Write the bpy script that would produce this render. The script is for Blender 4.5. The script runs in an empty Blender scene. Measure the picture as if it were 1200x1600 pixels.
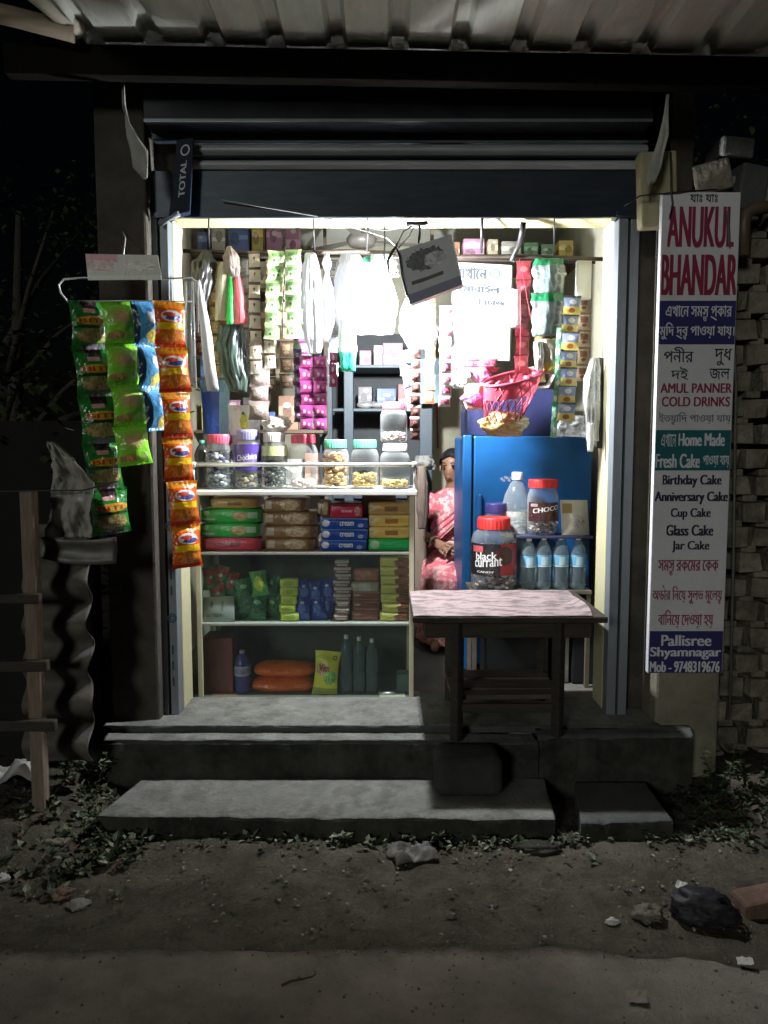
import bpy, bmesh, math, random
from mathutils import Vector, Matrix, Euler, noise
R = math.radians
PI = math.pi
SC = bpy.context.scene
COL = SC.collection
rnd = random.Random(7)

# ------------------------------------------------------------------ camera
CAM_H, PITCH = 1.45, R(5.0)
cam = bpy.data.cameras.new('camera')
cam.sensor_fit = 'VERTICAL'
cam.sensor_height = 36.0
cam.lens = 27.0
cam.clip_start, cam.clip_end = 0.05, 400
cam_o = bpy.data.objects.new('camera', cam)
COL.objects.link(cam_o)
cam_o.location = (0, 0, CAM_H)
cam_o.rotation_euler = (R(90) - PITCH, 0, 0)
SC.camera = cam_o

# ------------------------------------------------------------------ sky and street light
SUN_EL, SUN_AZ = R(14), R(24)            # a lamp far behind the camera, to the left
world = bpy.data.worlds.new('World')
SC.world = world
world.use_nodes = True
wn = world.node_tree.nodes
wl = world.node_tree.links
sky = wn.new('ShaderNodeTexSky')
sky.sky_type = 'NISHITA'
sky.sun_disc = False
sky.sun_elevation = SUN_EL
sky.sun_rotation = R(180) + SUN_AZ
wl.new(sky.outputs[0], wn['Background'].inputs[0])
wn['Background'].inputs[1].default_value = 0.00025
sun = bpy.data.lights.new('street_light', 'SUN')
sun.energy = 0.55
sun.angle = R(10)
sun.color = (0.97, 1.0, 0.91)
sun_o = bpy.data.objects.new('street_light', sun)
COL.objects.link(sun_o)
sd = Vector((math.sin(SUN_AZ) * math.cos(SUN_EL), math.cos(SUN_AZ) * math.cos(SUN_EL), -math.sin(SUN_EL)))
sun_o.rotation_euler = sd.to_track_quat('-Z', 'Y').to_euler()
sun_o.location = (-4, -8, 6)
BULB = 3600.0                             # emission of the shop's lamp glass

SC.view_settings.view_transform = 'Standard'
SC.view_settings.look = 'None'
SC.view_settings.exposure = 0.0
SC.view_settings.gamma = 1.0
SC.cycles.use_denoising = True
SC.cycles.max_bounces = 10
SC.cycles.transparent_max_bounces = 24
SC.cycles.caustics_reflective = False
SC.cycles.caustics_refractive = False
SC.cycles.sample_clamp_indirect = 6.0

# ------------------------------------------------------------------ measuring helper: where a line of sight meets a depth
def W(px, py, Y):
    a, b = (px - 600) / 1200, (py - 800) / 1200
    dy = math.cos(PITCH) - b * math.sin(PITCH)
    dz = -math.sin(PITCH) - b * math.cos(PITCH)
    t = Y / dy
    return Vector((a * t, Y, CAM_H + dz * t))
def WZ(px, py, z):
    a, b = (px - 600) / 1200, (py - 800) / 1200
    dy = math.cos(PITCH) - b * math.sin(PITCH)
    dz = -math.sin(PITCH) - b * math.cos(PITCH)
    t = (z - CAM_H) / dz
    return Vector((a * t, dy * t, z))
def S(n, Y):                              # n photo pixels at depth Y, in metres
    return n * Y / 1200.0

# ------------------------------------------------------------------ mesh collector
class MB:
    def __init__(s):
        s.v, s.f, s.m, s.uv, s.sm = [], [], [], [], []
    def face(s, idx, mi=0, uv=None, smooth=False):
        s.f.append(idx); s.m.append(mi); s.uv.append(uv); s.sm.append(smooth)
    def add(s, verts, faces, mi=0, smooth=False, uvs=None):
        b = len(s.v)
        s.v.extend(Vector(v) for v in verts)
        for k, f in enumerate(faces):
            s.face([b + i for i in f], mi, [uvs[i] for i in f] if uvs else None, smooth)
    def box(s, lo, hi, mi=0, rot=None, about=None):
        (x0, y0, z0), (x1, y1, z1) = lo, hi
        vs = [Vector(p) for p in ((x0,y0,z0),(x1,y0,z0),(x1,y1,z0),(x0,y1,z0),(x0,y0,z1),(x1,y0,z1),(x1,y1,z1),(x0,y1,z1))]
        if rot is not None:
            c = Vector(about) if about is not None else (Vector(lo) + Vector(hi)) / 2
            mt = Euler(rot).to_matrix()
            vs = [c + mt @ (p - c) for p in vs]
        fs = ((0,1,5,4),(1,2,6,5),(2,3,7,6),(3,0,4,7),(4,5,6,7),(3,2,1,0))
        q = [(0,0),(1,0),(1,1),(0,1)]
        b = len(s.v); s.v.extend(vs)
        for f in fs:
            s.face([b + i for i in f], mi, q)
    def tube(s, pts, r, n=8, mi=0, cap=True, r1=None):
        pts = [Vector(p) for p in pts]
        b = len(s.v); k = len(pts)
        up = None
        for i, p in enumerate(pts):
            d = (pts[min(i+1,k-1)] - pts[max(i-1,0)])
            d = d.normalized() if d.length > 1e-9 else Vector((0,0,1))
            if up is None or abs(up.dot(d)) > .97:
                up = Vector((0,0,1)) if abs(d.z) < .9 else Vector((1,0,0))
            sx = d.cross(up).normalized(); up = sx.cross(d).normalized()
            rr = r if r1 is None else r + (r1 - r) * i / max(1, k-1)
            for j in range(n):
                a = 2*PI*j/n
                s.v.append(p + sx*math.cos(a)*rr + up*math.sin(a)*rr)
        for i in range(k-1):
            for j in range(n):
                s.face([b+i*n+j, b+i*n+(j+1)%n, b+(i+1)*n+(j+1)%n, b+(i+1)*n+j], mi, None, True)
        if cap:
            s.face([b+j for j in range(n)][::-1], mi); s.face([b+(k-1)*n+j for j in range(n)], mi)
    def lathe(s, prof, c=(0,0,0), n=24, mi=0, uv=False, a0=0, a1=2*PI):
        c = Vector(c); b = len(s.v); full = abs(a1-a0-2*PI) < 1e-6
        m = n if full else n+1
        for r, z in prof:
            for j in range(m):
                a = a0 + (a1-a0)*j/n
                s.v.append(c + Vector((math.sin(a)*r, -math.cos(a)*r, z)))
        L = len(prof)
        for i in range(L-1):
            for j in range(n):
                j2 = (j+1) % m
                u = [(j/n, i/(L-1)), ((j+1)/n, i/(L-1)), ((j+1)/n, (i+1)/(L-1)), (j/n, (i+1)/(L-1))] if uv else None
                s.face([b+i*m+j, b+i*m+j2, b+(i+1)*m+j2, b+(i+1)*m+j], mi, u, True)
    def grid(s, fn, nu, nv, mi=0, smooth=True):
        b = len(s.v)
        for j in range(nv+1):
            for i in range(nu+1):
                s.v.append(Vector(fn(i/nu, j/nv)))
        for j in range(nv):
            for i in range(nu):
                s.face([b+j*(nu+1)+i, b+j*(nu+1)+i+1, b+(j+1)*(nu+1)+i+1, b+(j+1)*(nu+1)+i], mi,
                       [(i/nu,j/nv),((i+1)/nu,j/nv),((i+1)/nu,(j+1)/nv),(i/nu,(j+1)/nv)], smooth)
    def prism(s, poly, z0, z1, mi=0):     # poly: list of (x, y), counter-clockwise seen from above
        b = len(s.v); n = len(poly)
        s.v.extend(Vector((x, y, z0)) for x, y in poly); s.v.extend(Vector((x, y, z1)) for x, y in poly)
        for i in range(n):
            j = (i+1) % n
            s.face([b+i, b+j, b+n+j, b+n+i], mi)
        s.face([b+n+i for i in range(n)], mi); s.face([b+i for i in range(n)][::-1], mi)
    def blob(s, c, r, mi=0, sq=(1,1,1), seed=0, amp=.15, rot=0):
        vs, fs = ICO
        c = Vector(c)
        mt = Matrix.Rotation(rot, 3, 'Z')
        out = []
        for v in vs:
            k = 1 + amp*noise.noise(v*1.7 + Vector((seed*3.1, seed*1.7, seed)))
            out.append(c + mt @ Vector((v.x*r*sq[0]*k, v.y*r*sq[1]*k, v.z*r*sq[2]*k)))
        s.add(out, fs, mi, True)
    def build(s, name, mats, parent=None, off=None, bevel=0, seg=2, recalc=True):
        if not isinstance(mats, (list, tuple)): mats = [mats]
        o0 = Vector(off) if off is not None else (Vector(parent.location) if parent is not None and parent.get('wc') else Vector((0,0,0)))
        me = bpy.data.meshes.new(name)
        me.from_pydata([v - o0 for v in s.v], [], s.f)
        for m in mats: me.materials.append(m)
        me.polygons.foreach_set('material_index', s.m)
        me.polygons.foreach_set('use_smooth', s.sm)
        uvl = me.uv_layers.new(name='UVMap')
        k = 0
        for p, u in zip(me.polygons, s.uv):
            for i in range(p.loop_total):
                if u: uvl.data[p.loop_start + i].uv = u[i]
        me.validate()
        if recalc:
            bm = bmesh.new(); bm.from_mesh(me)
            bmesh.ops.recalc_face_normals(bm, faces=bm.faces)
            bm.to_mesh(me); bm.free()
        o = bpy.data.objects.new(name, me)
        COL.objects.link(o)
        if parent is not None: o.parent = parent
        if bevel:
            b = o.modifiers.new('bevel', 'BEVEL'); b.width = bevel; b.segments = seg; b.limit_method = 'ANGLE'; b.angle_limit = R(40)
        return o
def _ico():
    bm = bmesh.new(); bmesh.ops.create_icosphere(bm, subdivisions=2, radius=1)
    vs = [v.co.copy() for v in bm.verts]; fs = [[v.index for v in f.verts] for f in bm.faces]; bm.free()
    return vs, fs
ICO = _ico()

def tag(o, label=None, cat=None, group=None, kind=None):
    if label: o['label'] = label
    if cat: o['category'] = cat
    if group: o['group'] = group
    if kind: o['kind'] = kind
    return o
def thing(name, label, cat, loc=(0,0,0), group=None, rot=(0,0,0), wc=True):
    o = bpy.data.objects.new(name, None); COL.objects.link(o)
    o.location = loc; o.rotation_euler = rot; o.empty_display_size = .05
    if wc: o['wc'] = 1
    return tag(o, label, cat, group)
def solo(mb, name, mats, label, cat, loc, group=None, **k):   # a thing that is one mesh, its origin at loc
    o = mb.build(name, mats, None, off=loc, **k); o.location = loc
    return tag(o, label, cat, group)
def copy_part(o, parent, loc=None, rot=None):
    c = o.copy(); COL.objects.link(c); c.parent = parent
    if loc is not None: c.location = loc
    if rot is not None: c.rotation_euler = rot
    return c

# ------------------------------------------------------------------ materials
def _mat(name):
    m = bpy.data.materials.new(name); m.use_nodes = True
    nt = m.node_tree; p = nt.nodes['Principled BSDF']
    return m, nt, p
def N(nt, t, **k):
    n = nt.nodes.new(t)
    for a, b in k.items(): setattr(n, a, b)
    return n
def rgba(c): return (c[0], c[1], c[2], 1)
_MC = {}
def M(name, col, rough=.6, metal=0, var=.18, scale=9, bump=0, bscale=60, dirt=0, dcol=(.03,.025,.02), dscale=3, spec=.4, stretch=None, coord='Object', dpos=(.48,.68)):
    if name in _MC: return _MC[name]
    m, nt, p = _mat(name); L = nt.links.new
    tc = N(nt, 'ShaderNodeTexCoord'); src = tc.outputs[coord]
    if stretch:
        mp = N(nt, 'ShaderNodeMapping'); mp.inputs['Scale'].default_value = stretch; L(src, mp.inputs[0]); src = mp.outputs[0]
    nz = N(nt, 'ShaderNodeTexNoise'); nz.inputs['Scale'].default_value = scale; nz.inputs['Detail'].default_value = 6; nz.inputs['Roughness'].default_value = .65
    L(src, nz.inputs['Vector'])
    cr = N(nt, 'ShaderNodeValToRGB')
    cr.color_ramp.elements[0].position = .3; cr.color_ramp.elements[1].position = .7
    cr.color_ramp.elements[0].color = rgba([x*(1-var) for x in col]); cr.color_ramp.elements[1].color = rgba([min(1, x*(1+var)) for x in col])
    L(nz.outputs[0], cr.inputs[0]); out = cr.outputs[0]
    if dirt:
        n2 = N(nt, 'ShaderNodeTexNoise'); n2.inputs['Scale'].default_value = dscale; n2.inputs['Detail'].default_value = 9; n2.inputs['Roughness'].default_value = .7
        L(src, n2.inputs['Vector'])
        r2 = N(nt, 'ShaderNodeValToRGB'); r2.color_ramp.elements[0].position = dpos[0]; r2.color_ramp.elements[1].position = dpos[1]
        r2.color_ramp.elements[1].color = (dirt, dirt, dirt, 1)
        L(n2.outputs[0], r2.inputs[0])
        mx = N(nt, 'ShaderNodeMixRGB'); mx.inputs[2].default_value = rgba(dcol); L(r2.outputs[0], mx.inputs[0]); L(out, mx.inputs[1]); out = mx.outputs[0]
    L(out, p.inputs['Base Color'])
    p.inputs['Roughness'].default_value = rough; p.inputs['Metallic'].default_value = metal; p.inputs['Specular IOR Level'].default_value = spec
    if bump:
        n3 = N(nt, 'ShaderNodeTexNoise'); n3.inputs['Scale'].default_value = bscale; n3.inputs['Detail'].default_value = 6; L(src, n3.inputs['Vector'])
        b = N(nt, 'ShaderNodeBump'); b.inputs['Strength'].default_value = bump; b.inputs['Distance'].default_value = .01
        L(n3.outputs[0], b.inputs['Height']); L(b.outputs[0], p.inputs['Normal'])
    _MC[name] = m
    return m
def clear(name, tint=(.95,.97,.97), opac=.08, rough=.08, body=(.8,.82,.82), edge=.5):
    if name in _MC: return _MC[name]
    m, nt, p = _mat(name); L = nt.links.new
    p.inputs['Base Color'].default_value = rgba(body); p.inputs['Roughness'].default_value = rough; p.inputs['Specular IOR Level'].default_value = .8
    tr = N(nt, 'ShaderNodeBsdfTransparent'); tr.inputs[0].default_value = rgba(tint)
    lw = N(nt, 'ShaderNodeLayerWeight'); lw.inputs[0].default_value = .35
    nz = N(nt, 'ShaderNodeTexNoise'); nz.inputs['Scale'].default_value = 14; nz.inputs['Detail'].default_value = 4
    tc = N(nt, 'ShaderNodeTexCoord'); L(tc.outputs['Object'], nz.inputs['Vector'])
    mr = N(nt, 'ShaderNodeMapRange'); mr.inputs['To Min'].default_value = opac*.5; mr.inputs['To Max'].default_value = opac*1.5; L(nz.outputs[0], mr.inputs[0])
    ma = N(nt, 'ShaderNodeMath', operation='MULTIPLY_ADD', use_clamp=True); ma.inputs[1].default_value = edge
    L(lw.outputs['Facing'], ma.inputs[0]); L(mr.outputs[0], ma.inputs[2])
    mx = N(nt, 'ShaderNodeMixShader'); L(ma.outputs[0], mx.inputs[0]); L(tr.outputs[0], mx.inputs[1]); L(p.outputs[0], mx.inputs[2])
    L(mx.outputs[0], nt.nodes['Material Output'].inputs[0])
    _MC[name] = m
    return m
def film(name, col, trans=.35, rough=.3):                     # thin plastic that lets light through
    if name in _MC: return _MC[name]
    m, nt, p = _mat(name); L = nt.links.new
    p.inputs['Base Color'].default_value = rgba(col); p.inputs['Roughness'].default_value = rough
    t = N(nt, 'ShaderNodeBsdfTranslucent'); t.inputs[0].default_value = rgba(col)
    nz = N(nt, 'ShaderNodeTexNoise'); nz.inputs['Scale'].default_value = 20; nz.inputs['Detail'].default_value = 5
    tc = N(nt, 'ShaderNodeTexCoord'); L(tc.outputs['Object'], nz.inputs['Vector'])
    b = N(nt, 'ShaderNodeBump'); b.inputs['Strength'].default_value = .5; b.inputs['Distance'].default_value = .01; L(nz.outputs[0], b.inputs['Height']); L(b.outputs[0], p.inputs['Normal'])
    mx = N(nt, 'ShaderNodeMixShader'); mx.inputs[0].default_value = trans; L(p.outputs[0], mx.inputs[1]); L(t.outputs[0], mx.inputs[2])
    L(mx.outputs[0], nt.nodes['Material Output'].inputs[0])
    _MC[name] = m
    return m
def D(name, base, shapes, rough=.28, var=.12, nscale=30, wr=.35, wscale=9, trans=0, tile=None):
    """printed packaging: shapes laid over a base colour in the pack's own UV square"""
    if name in _MC: return _MC[name]
    if name.startswith(('bis_','pouch_','wrap_','box_','sack_')): base = [min(.8, v*1.45) for v in base]; shapes = [list(q[:5]) + [[min(.85, v*1.25) for v in q[5]]] for q in shapes]
    m, nt, p = _mat(name); L = nt.links.new
    uv = N(nt, 'ShaderNodeUVMap'); src = uv.outputs[0]
    if tile:
        mp = N(nt, 'ShaderNodeVectorMath', operation='MULTIPLY'); mp.inputs[1].default_value = (tile[0], tile[1], 1); L(src, mp.inputs[0])
        fr = N(nt, 'ShaderNodeVectorMath', operation='FRACTION'); L(mp.outputs[0], fr.inputs[0]); src = fr.outputs[0]
    tc = N(nt, 'ShaderNodeTexCoord')
    nz = N(nt, 'ShaderNodeTexNoise'); nz.inputs['Scale'].default_value = nscale; nz.inputs['Detail'].default_value = 4; L(tc.outputs['Object'], nz.inputs['Vector'])
    cr = N(nt, 'ShaderNodeMixRGB'); cr.inputs[1].default_value = rgba([x*(1-var) for x in base]); cr.inputs[2].default_value = rgba([min(1,x*(1+var)) for x in base]); L(nz.outputs[0], cr.inputs[0])
    out = cr.outputs[0]
    for sh in shapes:
        k, cu, cv, ru, rv, c = sh[:6]
        va = N(nt, 'ShaderNodeVectorMath', operation='MULTIPLY_ADD')
        va.inputs[1].default_value = (1/ru, 1/rv, 0); va.inputs[2].default_value = (-cu/ru, -cv/rv, 0); L(src, va.inputs[0])
        if k in ('e', 'f'):
            ln = N(nt, 'ShaderNodeVectorMath', operation='LENGTH'); L(va.outputs[0], ln.inputs[0]); d = ln.outputs['Value']
        else:
            ab = N(nt, 'ShaderNodeVectorMath', operation='ABSOLUTE'); L(va.outputs[0], ab.inputs[0])
            sp = N(nt, 'ShaderNodeSeparateXYZ'); L(ab.outputs[0], sp.inputs[0])
            mxx = N(nt, 'ShaderNodeMath', operation='MAXIMUM'); L(sp.outputs[0], mxx.inputs[0]); L(sp.outputs[1], mxx.inputs[1]); d = mxx.outputs[0]
        if k == 'f' or k == 's':                                 # food / speckle: uneven edge and mottled colour
            n2 = N(nt, 'ShaderNodeTexNoise'); n2.inputs['Scale'].default_value = 14; n2.inputs['Detail'].default_value = 3; L(src, n2.inputs['Vector'])
            ad = N(nt, 'ShaderNodeMath', operation='MULTIPLY_ADD'); ad.inputs[1].default_value = .9; L(n2.outputs[0], ad.inputs[0]); L(d, ad.inputs[2])
            sb = N(nt, 'ShaderNodeMath', operation='SUBTRACT'); sb.inputs[1].default_value = .45; L(ad.outputs[0], sb.inputs[0]); d = sb.outputs[0]
        lt = N(nt, 'ShaderNodeMath', operation='LESS_THAN'); lt.inputs[1].default_value = 1; L(d, lt.inputs[0])
        mx = N(nt, 'ShaderNodeMixRGB'); mx.inputs[2].default_value = rgba(c); L(lt.outputs[0], mx.inputs[0]); L(out, mx.inputs[1])
        if k in ('f', 's'):
            vo = N(nt, 'ShaderNodeTexVoronoi'); vo.inputs['Scale'].default_value = 16; L(src, vo.inputs['Vector'])
            m3 = N(nt, 'ShaderNodeMixRGB'); m3.inputs[1].default_value = rgba([x*.45 for x in c]); m3.inputs[2].default_value = rgba([min(1, x*1.5) for x in c])
            L(vo.outputs['Color'], m3.inputs[0]); L(m3.outputs[0], mx.inputs[2])
        out = mx.outputs[0]
    L(out, p.inputs['Base Color']); p.inputs['Roughness'].default_value = rough; p.inputs['Specular IOR Level'].default_value = .6
    if wr:
        n3 = N(nt, 'ShaderNodeTexNoise'); n3.inputs['Scale'].default_value = wscale*4; n3.inputs['Detail'].default_value = 3; n3.inputs['Distortion'].default_value = 1.2; L(tc.outputs['Object'], n3.inputs['Vector'])
        b = N(nt, 'ShaderNodeBump'); b.inputs['Strength'].default_value = wr; b.inputs['Distance'].default_value = .012; L(n3.outputs[0], b.inputs['Height']); L(b.outputs[0], p.inputs['Normal'])
    if trans:
        t = N(nt, 'ShaderNodeBsdfTranslucent'); L(out, t.inputs[0])
        mx = N(nt, 'ShaderNodeMixShader'); mx.inputs[0].default_value = trans; L(p.outputs[0], mx.inputs[1]); L(t.outputs[0], mx.inputs[2])
        L(mx.outputs[0], nt.nodes['Material Output'].inputs[0])
    _MC[name] = m
    return m
def emit(name, col, st):
    m, nt, p = _mat(name)
    p.inputs['Base Color'].default_value = rgba(col); p.inputs['Emission Color'].default_value = rgba(col); p.inputs['Emission Strength'].default_value = st
    return m

# ------------------------------------------------------------------ lettering
_TC = {}
from mathutils.geometry import interpolate_bezier
def _raw(s):
    """closed outlines of a run of writing"""
    if s in _TC: return _TC[s]
    c = bpy.data.curves.new('lettering', 'FONT'); c.body = s; c.size = 1
    o = bpy.data.objects.new('lettering', c); COL.objects.link(o)
    bpy.context.view_layer.update()
    cv = o.to_curve(bpy.context.evaluated_depsgraph_get())
    out = []
    for sp in cv.splines:
        b = sp.bezier_points; n = len(b); pl = []
        for i in range(n):
            p, q = b[i], b[(i+1) % n]
            pl += [(v[0], v[1]) for v in interpolate_bezier(p.co, p.handle_right, q.handle_left, q.co, 6)[:-1]]
        if len(pl) > 2: out.append(pl)
    o.to_curve_clear(); bpy.data.objects.remove(o); bpy.data.curves.remove(c)
    _TC[s] = out
    return out
def glyphs(s, bold=0, rows=44):
    """a line of writing in the unit square as thin level strips, by the non-zero rule; {a|b} writes b small under a, {a|^} a stroke above, {a|~} one below"""
    plain, joins, i = '', [], 0
    while i < len(s):
        if s[i] == '{':
            e = s.index('}', i); a, b = s[i+1:e].split('|'); plain += a; joins.append((len(plain), a, b)); i = e + 1
        else: plain += s[i]; i += 1
    P = list(_raw(plain)); mx = lambda t: max(v[0] for p in _raw(t) for v in p)
    for n, a, b in joins:
        x1 = mx(plain[:n]); w = mx(a); x0 = x1 - w
        if b == '^': P.append([(x1-.05,.78),(x1-.26,.94),(x1-.2,.99),(x1+.03,.79)])
        elif b == '~': P.append([(x0,-.02),(x0+.06,.03),(x1-.02,-.16),(x1-.08,-.24)])
        else: P += [[(x0+.1+v[0]*.55, -.3+v[1]*.5) for v in p] for p in _raw(b)]
    xs = [v[0] for p in P for v in p]; ys = [v[1] for p in P for v in p]
    x0, x1, y0, y1 = min(xs), max(xs), min(ys), max(ys); W_, H_ = x1-x0, y1-y0
    P = [[((a-x0)/W_, (b-y0)/H_) for a, b in p] for p in P]
    out = []
    for r in range(rows):
        y = (r+.5)/rows; ev = []
        for p in P:
            for k in range(len(p)):
                (xa, ya), (xb, yb) = p[k], p[(k+1) % len(p)]
                if (ya > y) != (yb > y): ev.append((xa+(xb-xa)*(y-ya)/(yb-ya), 1 if yb > ya else -1))
        ev.sort(); w = 0; st = None; sp = []
        for x, d in ev:
            if w == 0: st = x
            w += d
            if w == 0:
                if sp and st - bold <= sp[-1][1]: sp[-1][1] = x + bold
                else: sp.append([st-bold, x+bold])
        out += [(max(0,a), min(1,b), r/rows, (r+1)/rows) for a, b in sp]
    return out
def write(mb, s, fn, mi=0, bold=0, rows=24):
    """fn(u, v, k) places a point of the unit square"""
    for a, b, c, d in glyphs(s, bold, rows):
        mb.add([fn(a,c,0), fn(b,c,0), fn(b,d,0), fn(a,d,0)], [(0,1,2,3)], mi)
def write_flat(mb, s, x0, x1, z0, z1, y, mi=0, bold=0, rows=44):
    write(mb, s, lambda u, v, k: (x0+(x1-x0)*u, y, z0+(z1-z0)*v), mi, bold, rows)
# ================================================================== ground and road
F0 = .276                                 # shop floor above the ground
def hgt(x, y):
    f = min(1, max(0, (y-2.0)/.25)) * min(1, max(0, (3.9-y)/.6)) * min(1, max(0, (3.4-abs(x))/.6))
    h = .030*noise.noise(Vector((x*1.3, y*1.7, 2))) + .012*noise.noise(Vector((x*6, y*6, 5))) + .006*noise.noise(Vector((x*19, y*19, 9))) + .003*noise.noise(Vector((x*45, y*45, 1)))
    bank = .10*max(0, min(1, (y-2.45)/.5))*(max(0, min(1, (-.95-x)/.35)) + .7*max(0, min(1, (x-1.15)/.4)))
    return f*h*.8 - .006*(1-f) + bank*f
mb = MB()
xs = [-80,-30,-12,-6,-4] + [-3.2+6.4*i/300 for i in range(301)] + [4,6,12,30,80]
ys = [-80,-30,-10,-3,0,1.2] + [1.5+2.4*i/150 for i in range(151)] + [4.5,6,10,30,90]
nx = len(xs)
mb.v = [Vector((x, y, hgt(x, y))) for y in ys for x in xs]
for j in range(len(ys)-1):
    for i in range(nx-1):
        mb.face([j*nx+i, j*nx+i+1, (j+1)*nx+i+1, (j+1)*nx+i], 0, None, True)
soil = M('soil', (.078,.069,.053), .95, var=.45, scale=7, bump=1.0, bscale=55, dirt=.6, dcol=(.035,.028,.020), dscale=2.2, spec=.15)
tag(mb.build('ground', soil), kind='structure')
mb = MB()
edge = []
for i in range(241):
    x = -3.2 + 6.4*i/240
    y = 2.11 + .02*x*.3 + .035*noise.noise(Vector((x*1.1, 3, 0))) + .022*noise.noise(Vector((x*5, 7, 0))) + .012*noise.noise(Vector((x*22, 1, 0)))
    if x > .45: y -= .10*min(1, (x-.45)/.5)*(1+noise.noise(Vector((x*4, 4, 4))))
    edge.append((x, y))
edge = [(-80, 2.1)] + edge + [(80, 2.0)]
n = len(edge)
mb.v = [Vector((x, y, .000)) for x, y in edge] + [Vector((x, y-.05, .005)) for x, y in edge] + [Vector((x, -60, .005)) for x, y in edge]
for i in range(n-1):
    mb.face([n+i, n+i+1, i+1, i], 0, None, True); mb.face([2*n+i, 2*n+i+1, n+i+1, n+i], 0, None, True)
roadm = M('road_dust', (.25,.22,.19), .95, var=.28, scale=4, bump=.9, bscale=120, dirt=.5, dcol=(.13,.112,.095), dscale=6, spec=.1)
def spill(m, col):
    """dark dirt trodden onto the road near its broken edge"""
    nt = m.node_tree; L = nt.links.new; p = nt.nodes['Principled BSDF']; old = p.inputs['Base Color'].links[0].from_socket
    tc = N(nt, 'ShaderNodeTexCoord'); sp = N(nt, 'ShaderNodeSeparateXYZ'); L(tc.outputs['Object'], sp.inputs[0])
    mr = N(nt, 'ShaderNodeMapRange'); mr.inputs['From Min'].default_value = 1.98; mr.inputs['From Max'].default_value = 2.14; mr.inputs['To Min'].default_value = -.35; mr.inputs['To Max'].default_value = .75; L(sp.outputs[1], mr.inputs[0])
    nz = N(nt, 'ShaderNodeTexNoise'); nz.inputs['Scale'].default_value = 7; nz.inputs['Detail'].default_value = 10; nz.inputs['Roughness'].default_value = .75; L(tc.outputs['Object'], nz.inputs['Vector'])
    ad = N(nt, 'ShaderNodeMath', operation='ADD'); L(mr.outputs[0], ad.inputs[0]); L(nz.outputs[0], ad.inputs[1])
    cr = N(nt, 'ShaderNodeValToRGB'); cr.color_ramp.elements[0].position = .62; cr.color_ramp.elements[1].position = .98; L(ad.outputs[0], cr.inputs[0])
    mx = N(nt, 'ShaderNodeMixRGB'); mx.inputs[2].default_value = rgba(col); L(cr.outputs[0], mx.inputs[0]); L(old, mx.inputs[1]); L(mx.outputs[0], p.inputs['Base Color'])
spill(roadm, (.075,.062,.050))
tag(mb.build('road', roadm), kind='structure')

# ================================================================== concrete steps
conc = M('concrete', (.175,.175,.16), .9, var=.32, scale=9, bump=.6, bscale=70, dirt=.5, dcol=(.075,.072,.058), dscale=8, spec=.2, dpos=(.50,.60))
conc_dark = M('concrete_dark', (.075,.08,.075), .85, var=.3, scale=5, bump=.3, bscale=70, dirt=.7, dcol=(.03,.03,.025), dscale=3)  # darker concrete for plinth, short slab, tread fronts and rubble
def jag(pts, amp, seed, step=.05):
    out = []
    for k in range(len(pts)):
        a, b = Vector(pts[k]), Vector(pts[(k+1) % len(pts)])
        m = max(1, int((b-a).length/step))
        for i in range(m):
            p = a + (b-a)*i/m
            q = Vector((noise.noise(Vector((p.x*9, p.y*9, seed))), noise.noise(Vector((p.x*9, p.y*9, seed+7)))))*amp
            out.append((p.x+q.x, p.y+q.y))
    return out
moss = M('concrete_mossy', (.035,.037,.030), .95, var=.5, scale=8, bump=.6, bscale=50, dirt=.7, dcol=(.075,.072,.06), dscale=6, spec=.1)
def slab(mb, fl, fr, br, bl, z0, z1, seed, chip=.018, n=220, mi=0):
    """a cast slab with broken edges: four ground corners, front left first"""
    fl, fr, br, bl = (Vector((p[0], p[1], 0)) for p in (fl, fr, br, bl))
    H = z1 - z0
    prof = [(0,0),(0,.35),(0,.7),(0,.88),(.004,.965),(.014,1),(.03,1),(.06,1),(.12,1),(.2,1),(.3,1)]
    rows = []
    for i in range(n+1):
        u = i/n; f = fl.lerp(fr, u); b = bl.lerp(br, u); d = (b-f); L = d.length; d = d/L
        c = chip*max(0, noise.noise(Vector((u*L*0+f.x*7, seed, 1)))*1.6 - .25) + chip*.5*max(0, noise.noise(Vector((f.x*23, seed, 2))))
        wob = .006*noise.noise(Vector((f.x*4, seed, 5))) + .003*noise.noise(Vector((f.x*19, seed, 8)))
        row = []
        for o, zz in prof:
            e = max(0, 1 - o/.05)
            oo = min(o, L*.9) + wob*e + (c*.8*e if zz > .6 else 0) + (.006*noise.noise(Vector((f.x*11, zz*3, seed))) if zz < 1 else 0)
            z = z0 + H*zz - (c*e if zz > .8 else 0) + (.0025*noise.noise(Vector((f.x*6, o*9, seed))) if zz == 1 else 0)
            row.append(f + d*oo + Vector((0,0,z)))
        row.append(b + Vector((0,0,z1))); row.append(b + Vector((0,0,z0)))
        rows.append(row)
    k = len(mb.v); m = len(rows[0])
    for r in rows: mb.v += r
    for i in range(n):
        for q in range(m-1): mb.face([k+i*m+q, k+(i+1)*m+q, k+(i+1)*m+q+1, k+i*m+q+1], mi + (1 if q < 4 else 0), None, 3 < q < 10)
    mb.face([k+q for q in range(m)][::-1], mi); mb.face([k+n*m+q for q in range(m)], mi)
a, b, c, d = WZ(150,1275,.085), WZ(868,1280,.085), WZ(850,1216,.085), WZ(222,1220,.085)
mb = MB(); slab(mb, (a.x,a.y), (b.x,b.y), (c.x,3.045), (d.x,3.045), -.03, .085, 3)
solo(mb, 'concrete_step', [conc, moss], 'long pale concrete step slab lying on the dirt below the shop plinth', 'step', (-.4,2.9,0))['kind'] = 'thing'
a, b, c, d = WZ(908,1286,.075), WZ(1052,1283,.075), WZ(1015,1232,.075), WZ(905,1236,.075)
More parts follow.
